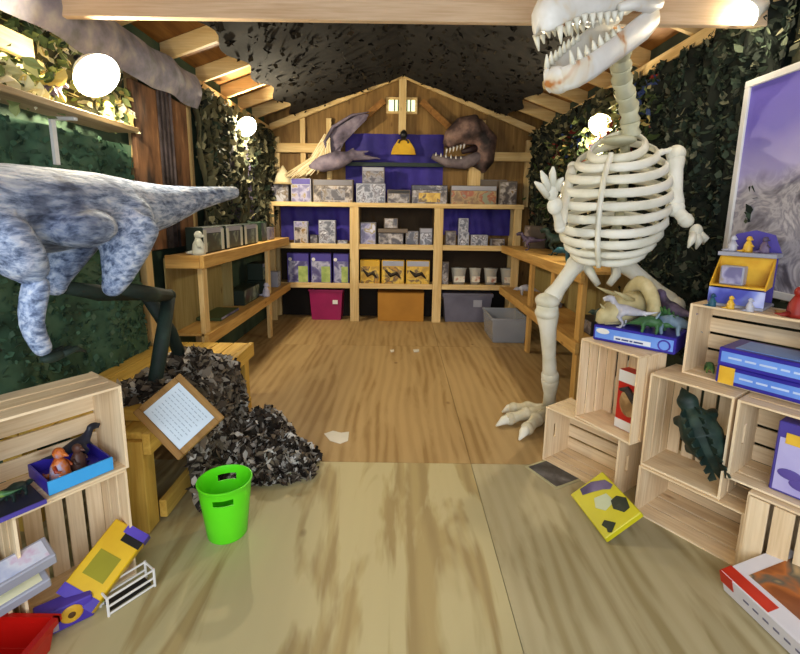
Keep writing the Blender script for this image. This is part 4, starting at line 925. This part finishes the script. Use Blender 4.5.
# ------------------------------------------------------------------ netting over the platform and on the floor
def drape(u, v):
    y = 2.05 + .74*u
    s = v*1.15
    if s < .38: x, z = -1.50+s+.0, .53+.06*math.sin(u*9)*math.sin(s*8)
    else:
        q = (s-.38)/.77; x = -1.095 + .05*math.sin(PI*min(1, q*1.2)) + .22*max(0, q-.55) + .03*math.sin(u*17)*(.3+q); z = .545 - .545*min(1, q*1.02) + .005
    return (x + .012*math.sin(u*31+v*9), y + .10*v*(u-.1) + .02*math.sin(v*12), max(.006, z + .01*math.sin(u*23)))
PB = mat('brown_net_backing', [(.3, '221d18'), (.7, '4a4238')], 9, rough=.95)
t = thing('camouflage_net', 'brown mottled camouflage net draped over the low platform', 'netting', (-1.1, 2.5, 0)); o = V(t.location)
sheet(drape, 34, 30).build('backing_cloth', PB, t, off=o, smooth=True)
leaves(MB(), drape, 2600, .036, .03, 11, -1).build('leaf_garnish', PILE, t, off=o)['kind'] = 'stuff'
def heap(cx, cy, rx, ry, h, ph):
    def f(u, v):
        a = 2*PI*u; r = v; k = 1 + .12*math.sin(3*a+ph) + .08*math.sin(5*a+2*ph)
        return (cx + rx*k*r*math.cos(a), cy + ry*k*r*math.sin(a), .006 + h*(1-r**2.2)*(1+.25*math.sin(4*a+ph+r*5)))
    return f
t = thing('camouflage_net', 'brown and white mottled camouflage net heaped on the floor by the green bucket', 'netting', (-.72, 2.5, 0)); o = V(t.location)
bb = MB(); ll = MB()
for i, hf in enumerate((heap(-.72, 2.47, .21, .19, .15, 0), heap(-.86, 2.72, .18, .16, .19, 1.3), heap(-.60, 2.40, .11, .1, .10, 2.2), heap(-.93, 2.45, .14, .17, .14, 3.))):
    q = sheet(hf, 28, 8); bb.add(q.v, q.f); leaves(ll, lambda u, v: hf(u, math.sqrt(v)), (1100, 700, 380, 460)[i], .027, .025, 20+i, -1)
bb.build('backing_cloth', PB, t, off=o, smooth=True)
PILE2 = leafmat('floor_net_leaves', ['6b6158', '2a2420', '8f877c', 'c9c4bb', '4b4138', '1c1815', 'd8d4cc', '3c342c', '7a6d5c'])
ll.v = [V((p.x, p.y, max(p.z, .003))) for p in ll.v]
ll.build('leaf_garnish', PILE2, t, off=o)['kind'] = 'stuff'

# ------------------------------------------------------------------ green bucket
GBK = mat('lime_plastic', [(.3, '55da12'), (.7, '6cf024')], 2, rough=.35)
t = thing('bucket', 'bright lime green plastic bucket with handle slots on the floor', 'bucket', (-.80, 1.90, .0005), math.radians(-74))
n_ = 48; prof_ = [(.086, 0), (.089, .004), (.112, .205), (.1145, .235), (.118, .265), (.1225, .27), (.1225, .275), (.117, .276), (.1135, .262), (.108, .205), (.084, .012), (.0, .012)]
vs = []; fs = []
for r, z in prof_:
    for j in range(n_): vs.append((r*math.cos(2*PI*j/n_), r*math.sin(2*PI*j/n_), z))
slot = set(list(range(-3, 3))); slot = {j % n_ for j in slot} | {(j+n_//2) % n_ for j in slot}
for i in range(len(prof_)-1):
    for j in range(n_):
        if i in (2, 8) and j in slot: continue
        fs.append((i*n_+j, i*n_+(j+1) % n_, (i+1)*n_+(j+1) % n_, (i+1)*n_+j))
fs.append(tuple(range(n_-1, -1, -1)))
# walls of the two slots
for j0 in (n_-3, n_//2-3):
    for j in range(j0, j0+6):
        a, c = j % n_, (j+1) % n_
        fs.append((2*n_+a, 2*n_+c, 9*n_+c, 9*n_+a)); fs.append((3*n_+c, 3*n_+a, 8*n_+a, 8*n_+c))
    a = j0 % n_; fs.append((2*n_+a, 9*n_+a, 8*n_+a, 3*n_+a)); a = (j0+6) % n_; fs.append((2*n_+a, 3*n_+a, 8*n_+a, 9*n_+a))
MB().add(vs, fs).build('tub', GBK, t, smooth=True)
o_ = t.children[0]; md = o_.modifiers.new('e', 'EDGE_SPLIT'); md.split_angle = math.radians(40)

# ------------------------------------------------------------------ framed notice leaning on the platform
cx_ = V((-1.0, 1.925, .575)); e1 = V((.25, -.1, -.18)).normalized(); e2 = V((.15, .15, .15)); e2 = (e2 - e1*e2.dot(e1)).normalized(); en = e1.cross(e2)
if en.y > 0: en = -en
t = thing('framed_notice', 'wooden framed white notice tilted on the end of the platform', 'notice', cx_, rot=M3((e1, e2, e1.cross(e2))).transposed())
sg = 1 if e1.cross(e2).dot(V((0, -1, .5))) > 0 else -1
W_, H_ = .155, .125
FRW = wood('notice_frame_wood', 'b08a52', '7f5c30', 0)
fm = MB().box(-W_, W_, -H_, -H_+.03, -.011, .011).box(-W_, W_, H_-.03, H_, -.011, .011).box(-W_, -W_+.03, -H_+.03, H_-.03, -.011, .011).box(W_-.03, W_, -H_+.03, H_-.03, -.011, .011)
fm.build('frame', FRW, t, bevel=.003)
MB().box(-W_+.03, W_-.03, -H_+.03, H_-.03, -.006*sg-.003, -.006*sg+.003).build('backing_board', FRW, t)
MB().box(-W_+.031, W_-.031, -H_+.031, H_-.031, min(0, sg*.004), max(0, sg*.004)).build('paper', mat('notice_paper', 'd3e2ee', rough=.5), t)
tx = MB()
for k in range(9):
    y = .07 - k*.0175; rr = random.Random(k); x = -.10
    while x < .09:
        l = rr.uniform(.008, .025); tx.box(x, min(.10, x+l), y, y+.0035, *((.0042, .005) if sg > 0 else (-.005, -.0042))); x += l+.006
tx.build('small_print', mat('grey_ink', '9fb0bf'), t)
MB().box(-.03, .05, -.03, .05, *((-.06, -.012) if sg > 0 else (.012, .06))).build('prop_block', PL[0], t)

# ------------------------------------------------------------------ litter on the floor
def flat(label, pts, m, name='paper_scrap', cat='paper', th=.002, z=.0006):
    c = sum((V((p[0], p[1], 0)) for p in pts), V())/len(pts); t_ = MB().prism([(p[0]-c.x, p[1]-c.y) for p in pts], (0, 0, 0), (1, 0, 0), (0, 1, 0), (0, 0, th)).build(name, m)
    t_.location = (c.x, c.y, z); return tag(t_, label, cat)
SCR = mat('white_scrap', 'd8d3c6', rough=.7)
def zf(*p): return [tuple(atZ(x, y, 0))[:2] for x, y in p]
flat('white torn paper scrap in the middle of the floor', zf((324, 434), (333, 431), (341, 433), (349, 432), (348, 441), (340, 444), (330, 441)), SCR)
flat('tiny white scrap far back on the floor, the left one', zf((390, 350.4), (394, 350), (394, 352), (391, 352.4)), SCR, th=.006)
flat('tiny white scrap far back on the floor, the right one', zf((413, 350), (419, 349.8), (419, 352), (414, 352.4)), SCR, th=.006)

# ------------------------------------------------------------------ things around the right crates
def panelbox(name, label, cat, o, ex, ey, ez, m, group=None):
    """box with free axes; returns thing whose local frame is (ex,ey,ez) in metres"""
    ex, ey, ez = V(ex), V(ey), V(ez); Rm = M3((ex.normalized(), ey.normalized(), ez.normalized())).transposed()
    t = thing(name, label, cat, o, group=group, rot=Rm)
    MB().box(0, ex.length, 0, ey.length, 0, ez.length).build('carton', m, t, bevel=.004)
    return t, ex.length, ey.length, ez.length
def ortho(ex, ey):
    ex = V(ex).normalized(); ey = V(ey); ey = (ey-ex*ey.dot(ex)).normalized(); return ex, ey, ex.cross(ey)
LB = mat('light_blue_print', [(.3, '5f8be0'), (.7, '7ba6f2')], 5, rough=.35); DBX = mat('deep_blue_card', [(.3, '28208a'), (.7, '3a30a8')], 3, rough=.4); YB = mat('yellow_orange_print', [(.3, 'c98f1e'), (.7, 'e6bb3c')], 9, rough=.4); INK = mat('dark_blue_ink', '2a3a78'); WP = mat('pale_print', 'c3d4f4')
def bluebox(label, s, n, z, L, D, h, yx, rz=0):
    ex, ey = V((UX, UY, 0)), V((-UY, UX, 0))
    t, a, b_, c = panelbox('puzzle_box', label, 'box', RP(s, n, z), ex*L, ey*D, V((0, 0, h)), DBX, 'flat blue boxes')
    MB().box(.012, L-.012, -.0025, -.0002, h*.22, h*.8).build('front_panel', LB, t)
    MB().box(yx, yx+.06, -.005, -.0027, h*.02, h*.98).build('yellow_patch', YB, t)
    MB().box(.05, L-.05, .03, D-.03, h+.0002, h+.002).build('top_print', LB, t)
    tx = MB(); x = .09 if yx < .1 else .04
    for l in (.05, .04, .06, .03, .05): tx.box(x, x+l, -.0045, -.0027, h*.46, h*.56); x += l+.012
    tx.build('small_print', WP, t); return t
bluebox('flat blue box in the top right crate, the lower of two', .235, .112, .7605, .42, .24, .082, .012)
bluebox('flat blue box in the top right crate, the upper of two', .237, .105, .8445, .42, .24, .082, .30)
# blue box on the stood-up crate, with toys piled on it
ex = V((.72, -.69, 0)).normalized(); ey = V((-ex.y, ex.x, 0))
B0_ = V((1.075, 2.42, .8235))
t, a, b_, c = panelbox('puzzle_box', 'flat blue and purple box under the pile of toy dinosaurs', 'box', B0_, ex*.40, ey*.24, V((0, 0, .085)), DBX, 'flat blue boxes')
MB().box(.01, .39, -.0025, -.0002, .014, .072).build('front_panel', LB, t)
MB().box(.11, .29, -.0045, -.0027, .018, .042).build('white_strip', mat('white_print', 'dfe4ee'), t)
tx = MB(); x = .12
for l in (.03, .04, .02, .05): tx.box(x, x+l-.006, -.006, -.0046, .024, .032); x += l
tx.build('small_print', INK, t)
MB().tube([(.35+.026*math.cos(k*PI/8), -.004, .038+.026*math.sin(k*PI/8)) for k in range(17)], .004, 5).build('round_badge', mat('badge_purple', '4a3cb0'), t)
MB().ell((.05, -.003, .055), (.035, .003, .016)).build('white_badge', WHITE, t)
def on_blue(s, n, z=0): return B0_ + ex*s + ey*n + V((0, 0, .0855+z))
# horned skull model
CS = mat('cream_skull', [(.3, '94875f'), (.5, 'bdb185'), (.7, 'd2c8a4')], 7, rough=.6, bmp=.2)
p = on_blue(.15, .165); t = thing('skull_model', 'cream horned dinosaur skull model with curved frill on the toy pile', 'skull model', p, 0)
Rz = frame(V((-.90, -.22, 0)))
def sm(q): return Rz @ (V(q)*1.02)
mb = MB().tube([sm((-.02, 0, .10)), sm((.08, 0, .09)), sm((.15, 0, .065)), sm((.20, 0, .045)), sm((.225, 0, .02))], [.085, .08, .058, .04, .014], 12).tube([sm((.02, 0, .035)), sm((.10, 0, .025)), sm((.18, 0, .016))], [.03, .025, .012], 8)
mb.build('skull', CS, t, smooth=True)
MB().tube([sm((-.03+.03*math.cos(k*PI/10), .12*math.cos(k*PI/10)*1.1, .08+.14*math.sin(k*PI/10))) for k in range(-1, 12)], [(.03, .045)]*13, 8).build('frill', CS, t, smooth=True)
for s_ in (1, -1): MB().cone(sm((.06, s_*.045, .14)), sm((.20, s_*.07, .20)), .018, 8).build('horn', CS, t, smooth=True)
MB().cone(sm((.17, 0, .07)), sm((.22, 0, .12)), .014, 8).build('horn', CS, t, smooth=True)
for s_ in (1, -1): MB().ell(sm((.05, s_*.058, .10)), .016).build('eye_socket', SOCK, t, smooth=True)
TG = 'toy dinosaurs piled on the blue box'
dino('green four legged toy dinosaur beside the grey one at the front of the pile', on_blue(.27, .03), .20, DG2, math.atan2(ex.y, ex.x)+.2, TG, 'four')
dino('leaf green plated toy dinosaur in the middle of the pile', on_blue(.27, .105), .24, DG2, math.atan2(ex.y, ex.x)+2.8, TG, 'plated')
dino('grey white long toy dinosaur in front of the cream skull on the pile', on_blue(.14, .035, .0), .26, GW, math.atan2(-ex.y, -ex.x), TG)
dino('purple grey toy dinosaur at the right of the toy pile', on_blue(.33, .15), .32, PG, math.atan2(ex.y, ex.x)+2.4, TG)
dino('blue grey toy dinosaur at the right end by the tall crate', on_blue(.35, .07), .23, mat('blue_grey_toy', [(.3, '44586c'), (.7, '8fa9c0')], 9, rough=.5), math.atan2(ex.y, ex.x)+3.4, TG, 'horned')
dino('dark small toy dinosaur at the left end of the pile', on_blue(.03, .06), .2, DG, math.atan2(ex.y, ex.x)+2.9, TG, 'four')
# red toy box in the stood-up crate
ca = V((math.cos(A1), math.sin(A1), 0)); cb = V((-ca.y, ca.x, 0)); c0 = V((1.02, 2.44, .364))
t, a, b_, c = panelbox('toy_box', 'red and white toy box with dark dinosaur inside the stood up crate', 'box', c0+ca*.19+cb*.09, ca*.14, cb*.07, V((0, 0, .33)), mat('card_red', [(.3, 'a81c16'), (.7, 'c8281e')], 3, rough=.4))
MB().box(.002, .138, -.0025, -.0002, .265, .328).build('white_header', WHITE, t)
MB().box(.002, .138, -.0025, -.0002, .005, .055).build('white_footer', WHITE, t)
MB().ell((.075, -.0032, .16), (.055, .003, .075)).build('printed_front', art('art_sand_dino', ['3a2c20', '8a6a44', 'b99668', '5b4630'], 16), t)
MB().tube([(.02, -.006, .22), (.06, -.006, .235), (.10, -.006, .2), (.125, -.006, .15)], [.008, .02, .022, .006], 6).build('dinosaur_print', mat('ink_dark', '231e1c'), t)
# green grey rag at the crate's right front edge
# lilac box inside the slotted crate
t, a, b_, c = panelbox('toy_box', 'lilac and purple toy box standing in the slotted crate at right edge', 'box', RP(.50, .04, .396), V((UX, UY, 0))*.26, V((-UY, UX, 0))*.12, V((0, 0, .30)), PK_PUR)
MB().box(.012, .25, -.0025, -.0002, .01, .235).build('printed_front', mat('lilac_print', [(.3, 'a79fd8'), (.7, 'c4bfe8')], 6, rough=.35), t)
MB().box(.03, .14, -.0045, -.0027, .215, .26).build('yellow_title', YB, t)
for k, (x, z) in enumerate(((.06, .09), (.10, .06), (.15, .085))): MB().ell((x, -.004, z), (.04, .003, .022)).build('vehicle_print', mat('print_violet', '5a4a9a'), t)
# green scrap inside the top crate
dino('small dark green toy dinosaur in the top right crate beside the blue boxes', RP(.17, .22, .7612), .12, DG2, 1.2, None, 'four')
# counter display on the top crate
DPo = RP(.14, .17, 1.0965)
Rm = M3((V((UX*.9+.1, UY*.9, 0)).normalized(), V((-UY*.9, UX*.9+.1, 0)).normalized(), V((0, 0, 1)))).transposed(); exx = Rm.col[0]
Rm = M3((exx, V((-exx.y, exx.x, 0)), V((0, 0, 1)))).transposed()
t = thing('counter_display', 'stepped yellow and purple counter display on the top right crate', 'display', DPo, rot=Rm); Wd = .21
MB().box(0, Wd, 0, .20, 0, .014).build('base', PK_WHT, t, bevel=.003)
MB().box(0, Wd, .0, .006, .015, .085).build('front_panel', A_BLU, t)
MB().prism([(0, .09), (-.0, .10), (.11, .225), (.11, .10)], (0, .0, 0), (0, 1, 0), (0, 0, 1), (.006, 0, 0)).build('side_panel', YB, t)
MB().prism([(0, .09), (-.0, .10), (.11, .225), (.11, .10)], (Wd-.006, .0, 0), (0, 1, 0), (0, 0, 1), (.006, 0, 0)).build('side_panel', YB, t)
MB().box(.006, Wd-.006, .001, .11, .092, .100).build('middle_tray', YB, t); MB().box(.006, Wd-.006, .105, .112, .10, .225).build('yellow_back', YB, t)
MB().box(-.004, Wd+.004, .08, .20, .228, .245).build('upper_tray', PK_WHT, t)
MB().prism([(0, 0), (1, 0), (.85, .8), (.5, 1), (.15, .8)], (0, .19, .246), (Wd, 0, 0), (0, 0, .10), (0, .006, 0)).build('header_card', PK_PUR, t)
MB().box(.01, Wd-.01, .195, .2, .015, .227).build('back_panel', PK_PUR, t)
def dsp(x, y, z): return DPo + Rm @ V((x, y, z))
RZD = math.atan2(exx.y, exx.x)
q = pack('toy_box', 'small white and lilac box on the yellow tray of the counter display', 'box', -.045, .045, 0, .06, 0, .085, PK_WHT, A_LAV, None); q.location = dsp(.075, .02, .1005); q.rotation_euler = (0, 0, RZD)
for k, (x, m_, lab) in enumerate(((.035, GW, 'grey toy figure on top of the counter display at left'), (.095, YB, 'yellow toy figure on top of the counter display in the middle'), (.155, PG, 'purple grey toy figure on top of the counter display at right'))):
    f_ = blob_figure(lab, dsp(x, .135, .2455), .075, m_); f_['group'] = 'toy figures on the counter display'
for k, (x, m_, lab) in enumerate(((.03, BT, 'blue toy figure before the counter display base at left'), (.10, YB, 'yellow toy figure before the counter display base'), (.17, GW, 'pale toy figure before the counter display base at right'))):
    f_ = blob_figure(lab, dsp(x, -.035, .0005), .06, m_); f_['group'] = 'toy figures on the counter display'
x_, y_ = RC_(.40, .20); flat('yellow card lying on the top right crate', [(x_, y_), (x_+.11, y_-.1), (x_+.17, y_-.03), (x_+.05, y_+.08)], YB, 'paper_card', 'card', .004, 1.0962)
p = RP(.46, .19, 1.0965); f_ = blob_figure('dark red toy figure on the top right crate by the yellow card', p, .13, mat('dark_red_toy', [(.3, '6a120c'), (.7, 'a8281a')], 8, rough=.5))
# yellow book-like box leaning on the floor
a_ = atZ(570, 498, .004); b__ = atZ(604, 543, .004); d_ = atZ(590, 463, .13); e1 = (b__-a_); L_ = e1.length
ex1, ey1, ez1 = ortho(e1, d_-a_)
if ez1.z < 0: a_ = b__; ex1, ey1, ez1 = ortho(-e1, d_-a_)
t, a, b_, c = panelbox('toy_box', 'flat bright yellow toy box leaning by the crates on the floor', 'box', a_ - ez1*.03 + V((0, 0, .022)), ex1*L_, ey1*.21, ez1*.03, mat('acid_yellow', [(.3, 'b9b010'), (.7, 'd2c81c')], 3, rough=.4))
YD = mat('print_violet_grey', [(.3, '4a3f66'), (.7, '7a6c94')], 9)
def ptop(pts, r, m_, n_): MB().tube([(x*L_, y*.21, .0315) for x, y in pts], r, 8, 1, .08).build(n_, m_, t)
flip = a_ == b__
def mir(x): return 1-x if flip else x
ptop([(mir(.10), .25), (mir(.14), .55), (mir(.24), .8), (mir(.36), .9)], [.022, .034, .03, .015], YD, 'creature_print')
ptop([(mir(.55), .75), (mir(.68), .78), (mir(.84), .8)], [.02, .042, .018], mat('print_dark_green', '2a3326'), 'creature_print')
ptop([(mir(.78), .2), (mir(.9), .3), (mir(.97), .18)], [.015, .026, .01], mat('print_dark_green', '2a3326'), 'creature_print')
MB().prism([(.34, .40), (.40, .70), (.60, .72), (.64, .42), (.5, .28)], (0, 0, .0305), ((1 if not flip else -1)*L_, 0, 0), (0, .21, 0), (0, 0, .0012)).build('pale_patch', mat('pale_green_print', 'c9d2b0'), t) if not flip else MB().prism([(.36, .42), (.40, .72), (.60, .70), (.66, .40), (.5, .28)], (0, 0, .0305), (L_, 0, 0), (0, .21, 0), (0, 0, .0012)).build('pale_patch', mat('pale_green_print', 'c9d2b0'), t)
# dark picture card on the floor
t = thing('picture_card', 'dark picture card with pale border on the floor by the low crate', 'card', (.93, 2.42, .0006), math.atan2(-.19, .10))
MB().box(-.14, .11, -.11, .10, 0, .003).build('card', mat('pale_border', 'b9b48e'), t); MB().box(-.126, .096, -.096, .086, .0032, .0042).build('printed_front', mat('dark_photo_print', [(.3, '1c1b1c'), (.55, '4b4a4c'), (.75, '77767a')], 9, rough=.3), t)
# red and white box leaning against the front crate
P_ = V((1.335, 1.60, .003)); e1 = V((.07, -.46, 0)); e2_ = V((.27, -.10, .075))
ex1, ey1, ez1 = ortho(e1, e2_)
if ez1.z < 0: P_ = P_+e1; ex1, ey1, ez1 = ortho(-e1, e2_)
t, a, b_, c = panelbox('toy_box', 'red and white toy box with brown print leaning at lower right', 'box', P_, ex1*.47, ey1*.30, ez1*.10, mat('card_offwhite', [(.3, 'c9c6d0'), (.7, 'e2dfe6')], 3, rough=.4))
RD = mat('red_print', [(.3, 'a8200f'), (.7, 'c9301a')], 4, rough=.4)
fx = (lambda x: .47-x) if ex1.y > 0 else (lambda x: x)
def bx2(x0, x1, y0, y1, z0, z1, n_, m_): x0, x1 = sorted((fx(x0), fx(x1))); MB().box(x0, x1, y0, y1, z0, z1).build(n_, m_, t)
bx2(.0, .20, .004, .05, .1002, .102, 'red_band', RD); bx2(-.002, .055, -.0025, .0035, .045, .0985, 'red_corner', RD)
bx2(.06, .26, .07, .27, .1002, .102, 'printed_front', art('art_brown_dino', ['2c2a26', '8a4a20', 'b5682e', '5b5a50', 'c9a878'], 12))
bx2(.40, .43, -.0025, -.0002, .05, .09, 'red_mark', RD); bx2(.44, .466, -.0025, -.0002, .01, .05, 'red_mark', RD)
tx = MB()
for k in range(7): x = fx(.10+.04*k); tx.box(min(x, x+.022), max(x, x+.022), -.0025, -.0002, .05, .058)
tx.build('small_print', mat('grey_violet_ink', '6a6880'), t)

# ------------------------------------------------------------------ things around the left crates
t, a, b_, c = panelbox('toy_tray', 'bright blue tray of toys in the upper left crate', 'tray', LP(.50, .015, .4925) + V((0, 0, 0)), V((-.57, -.82, 0))*0 + V((.57, .82, 0))*.001, V((-.82, .57, 0))*.001, V((0, 0, .001)), DBX) if False else (None, 0, 0, 0)
bpos = LP(.25, .012, .4942)
t = thing('toy_tray', 'bright blue tray of toys in the upper left crate', 'tray', bpos, LANG); SKY = mat('sky_blue_card', [(.3, '2f93dc'), (.7, '46aef0')], 3, rough=.4)
MB().box(0, .21, 0, .006, 0, .052).build('front_panel', SKY, t); MB().box(0, .21, .006, .2, 0, .006).build('base', DBX, t)
MB().box(0, .006, .007, .2, .0065, .05).build('side_panel', DBX, t); MB().box(.204, .21, .007, .2, .0065, .05).build('side_panel', DBX, t); MB().box(.0065, .2035, .194, .2, .0065, .05).build('back_panel', DBX, t)
def lt(x, y, z): return bpos + V((.57*x-.82*y, .82*x+.57*y, z))
blob_figure('orange red toy figure at the near end of the blue tray', lt(.06, .07, .0065), .13, mat('orange_red_toy', [(.38, '8a2418'), (.5, 'c9702a'), (.6, '9a96b0')], 14, rough=.4))
blob_figure('brown toy figure in the middle of the blue tray', lt(.125, .09, .0065), .11, mat('brown_toy', [(.3, '2e1f1e'), (.7, '6a4436')], 9, rough=.5))
dino('dark navy toy dinosaur at the far end of the blue tray', lt(.145, .14, .0065), .22, mat('navy_toy', [(.3, '10141f'), (.7, '26304a')], 9, rough=.5), LANG+.3)
bpos = LP(.47, -.03, .4942)
t = thing('toy_tray', 'dark tray of green toys with purple edge at the left of the upper left crate', 'tray', bpos, LANG)
MB().box(0, .20, 0, .005, 0, .016).build('front_edge', PK_PUR, t); MB().box(0, .20, .0055, .2, 0, .010).build('base', mat('navy_card', '1c2236'), t)
dino('dark green toy dinosaur on the purple edged tray, nearer one', lt(.07, .08, .0105), .15, DG2, LANG+2.6)
dino('dark green toy dinosaur on the purple edged tray, farther one', lt(.145, .10, .0105), .13, DG, LANG+.4, None, 'four')
# yellow and purple toy box leaning at lower left
a0 = atZ(94, 614, .004); a1 = V((-1.03, 1.665, .15))
e1 = a1-a0; ex1, ey1, ez1 = ortho(e1, V((-.5, .35, .5)))
if ez1.dot(V((1, -1, .6))) < 0: ez1 = -ez1; a0 = a0+ex1*e1.length; ex1 = -ex1
L_ = e1.length
YP = mat('strong_yellow', [(.3, 'c99a0c'), (.7, 'e6be1e')], 4, rough=.4)
t, a, b_, c = panelbox('toy_box', 'yellow and purple toy box leaning into the lower left crate', 'box', a0, ex1*L_, ey1*.15, ez1*.05, YP)
near_far = (lambda x: x) if (a1-a0).length > .05 and ex1.dot(e1) > 0 else (lambda x: L_-x)
def bx3(x0, x1, y0, y1, z0, z1, n_, m_): x0, x1 = sorted((near_far(x0), near_far(x1))); MB().box(x0, x1, y0, y1, z0, z1).build(n_, m_, t)
VIO = mat('violet_print', [(.3, '3c2a90'), (.7, '5a46b8')], 5, rough=.4)
bx3(L_*.80, L_+.002, -.002, .08, .0502, .053, 'dark_window', mat('window_dark', '1c2022', rough=.2)); bx3(L_*.90, L_+.004, -.003, .09, -.002, .0555, 'violet_end', VIO)
bx3(L_*.30, L_*.62, .03, .12, .0502, .052, 'olive_print', mat('olive_print', '97900f')); bx3(.0, L_*.14, .0, .15, .0502, .052, 'violet_band', VIO)
q0 = atZ(70, 620, .002)
t = thing('toy_box', 'violet toy pack with round orange badge on floor at lower left', 'box', (q0.x, q0.y-.02, .002), LANG-.25)
MB().box(-.085, .085, -.02, .05, 0, .09).build('carton', VIO, t, bevel=.004); MB().ell((.02, -.021, .05), (.036, .006, .034)).build('round_badge', YB, t, smooth=True); MB().ell((.02, -.027, .05), (.012, .003, .012)).build('badge_centre', mat('badge_brown', '5b3a12'), t, smooth=True); MB().box(-.08, -.02, -.0225, -.0202, .01, .06).build('printed_front', mat('print_black_white', [(.45, '14141a'), (.6, 'b9a9b0')], 18), t)
t = thing('wire_rack', 'small white wire rack on the floor behind the yellow toy box', 'rack', (-1.03, 1.50, 0), LANG)
wr_ = MB()
for z in (.008, .04, .075): wr_.tube([(-.07, 0, z), (.10, 0, z)], .0045, 6).tube([(-.07, .07, z), (.10, .07, z)], .0045, 6)
for x in (-.07, .10):
    for y in (0, .07): wr_.tube([(x, y, .0), (x, y, .08)], .005, 6)
    wr_.tube([(x, 0, .075), (x, .07, .075)], .0045, 6)
wr_.build('wire_frame', WHITE, t); MB().box(-.06, .09, .008, .062, .012, .016).build('shelf', BLACK, t)
# white paper bag and red bin at the corner
o1 = atY(-12, 604, 1.24); ex1, ey1, ez1 = ortho(V((.55, .75, .10)), V((-.72, .52, .25)))
if ez1.z < 0: ez1 = -ez1
t, a, b_, c = panelbox('toy_box', 'white box with pink and blue print lying at lower left edge', 'box', o1, ex1*.19, ey1*.10, ez1*.045, PK_WHT)
MB().box(.015, .175, .012, .088, .0452, .047).build('printed_front', mat('pale_pink_blue', [(.35, 'a9b4d8'), (.55, 'dcdfee'), (.72, 'c98ab8')], 9, rough=.35), t)
o1 = atY(-14, 627, 1.235)
t, a, b_, c = panelbox('toy_box', 'plain white box below the pink and blue one at lower left', 'box', o1, ex1*.18, ey1*.09, ez1*.04, PK_WHT)
MB().box(.02, .16, .012, .08, .0402, .042).build('printed_front', mat('cream_print', 'e0dcb8', rough=.4), t)
bin_('open red plastic bin at the lower left corner', -1.60, -1.16, 1.12, .20, .125, mat('red_plastic', [(.3, 'a80f0a'), (.7, 'c4160e')], 2, rough=.35))
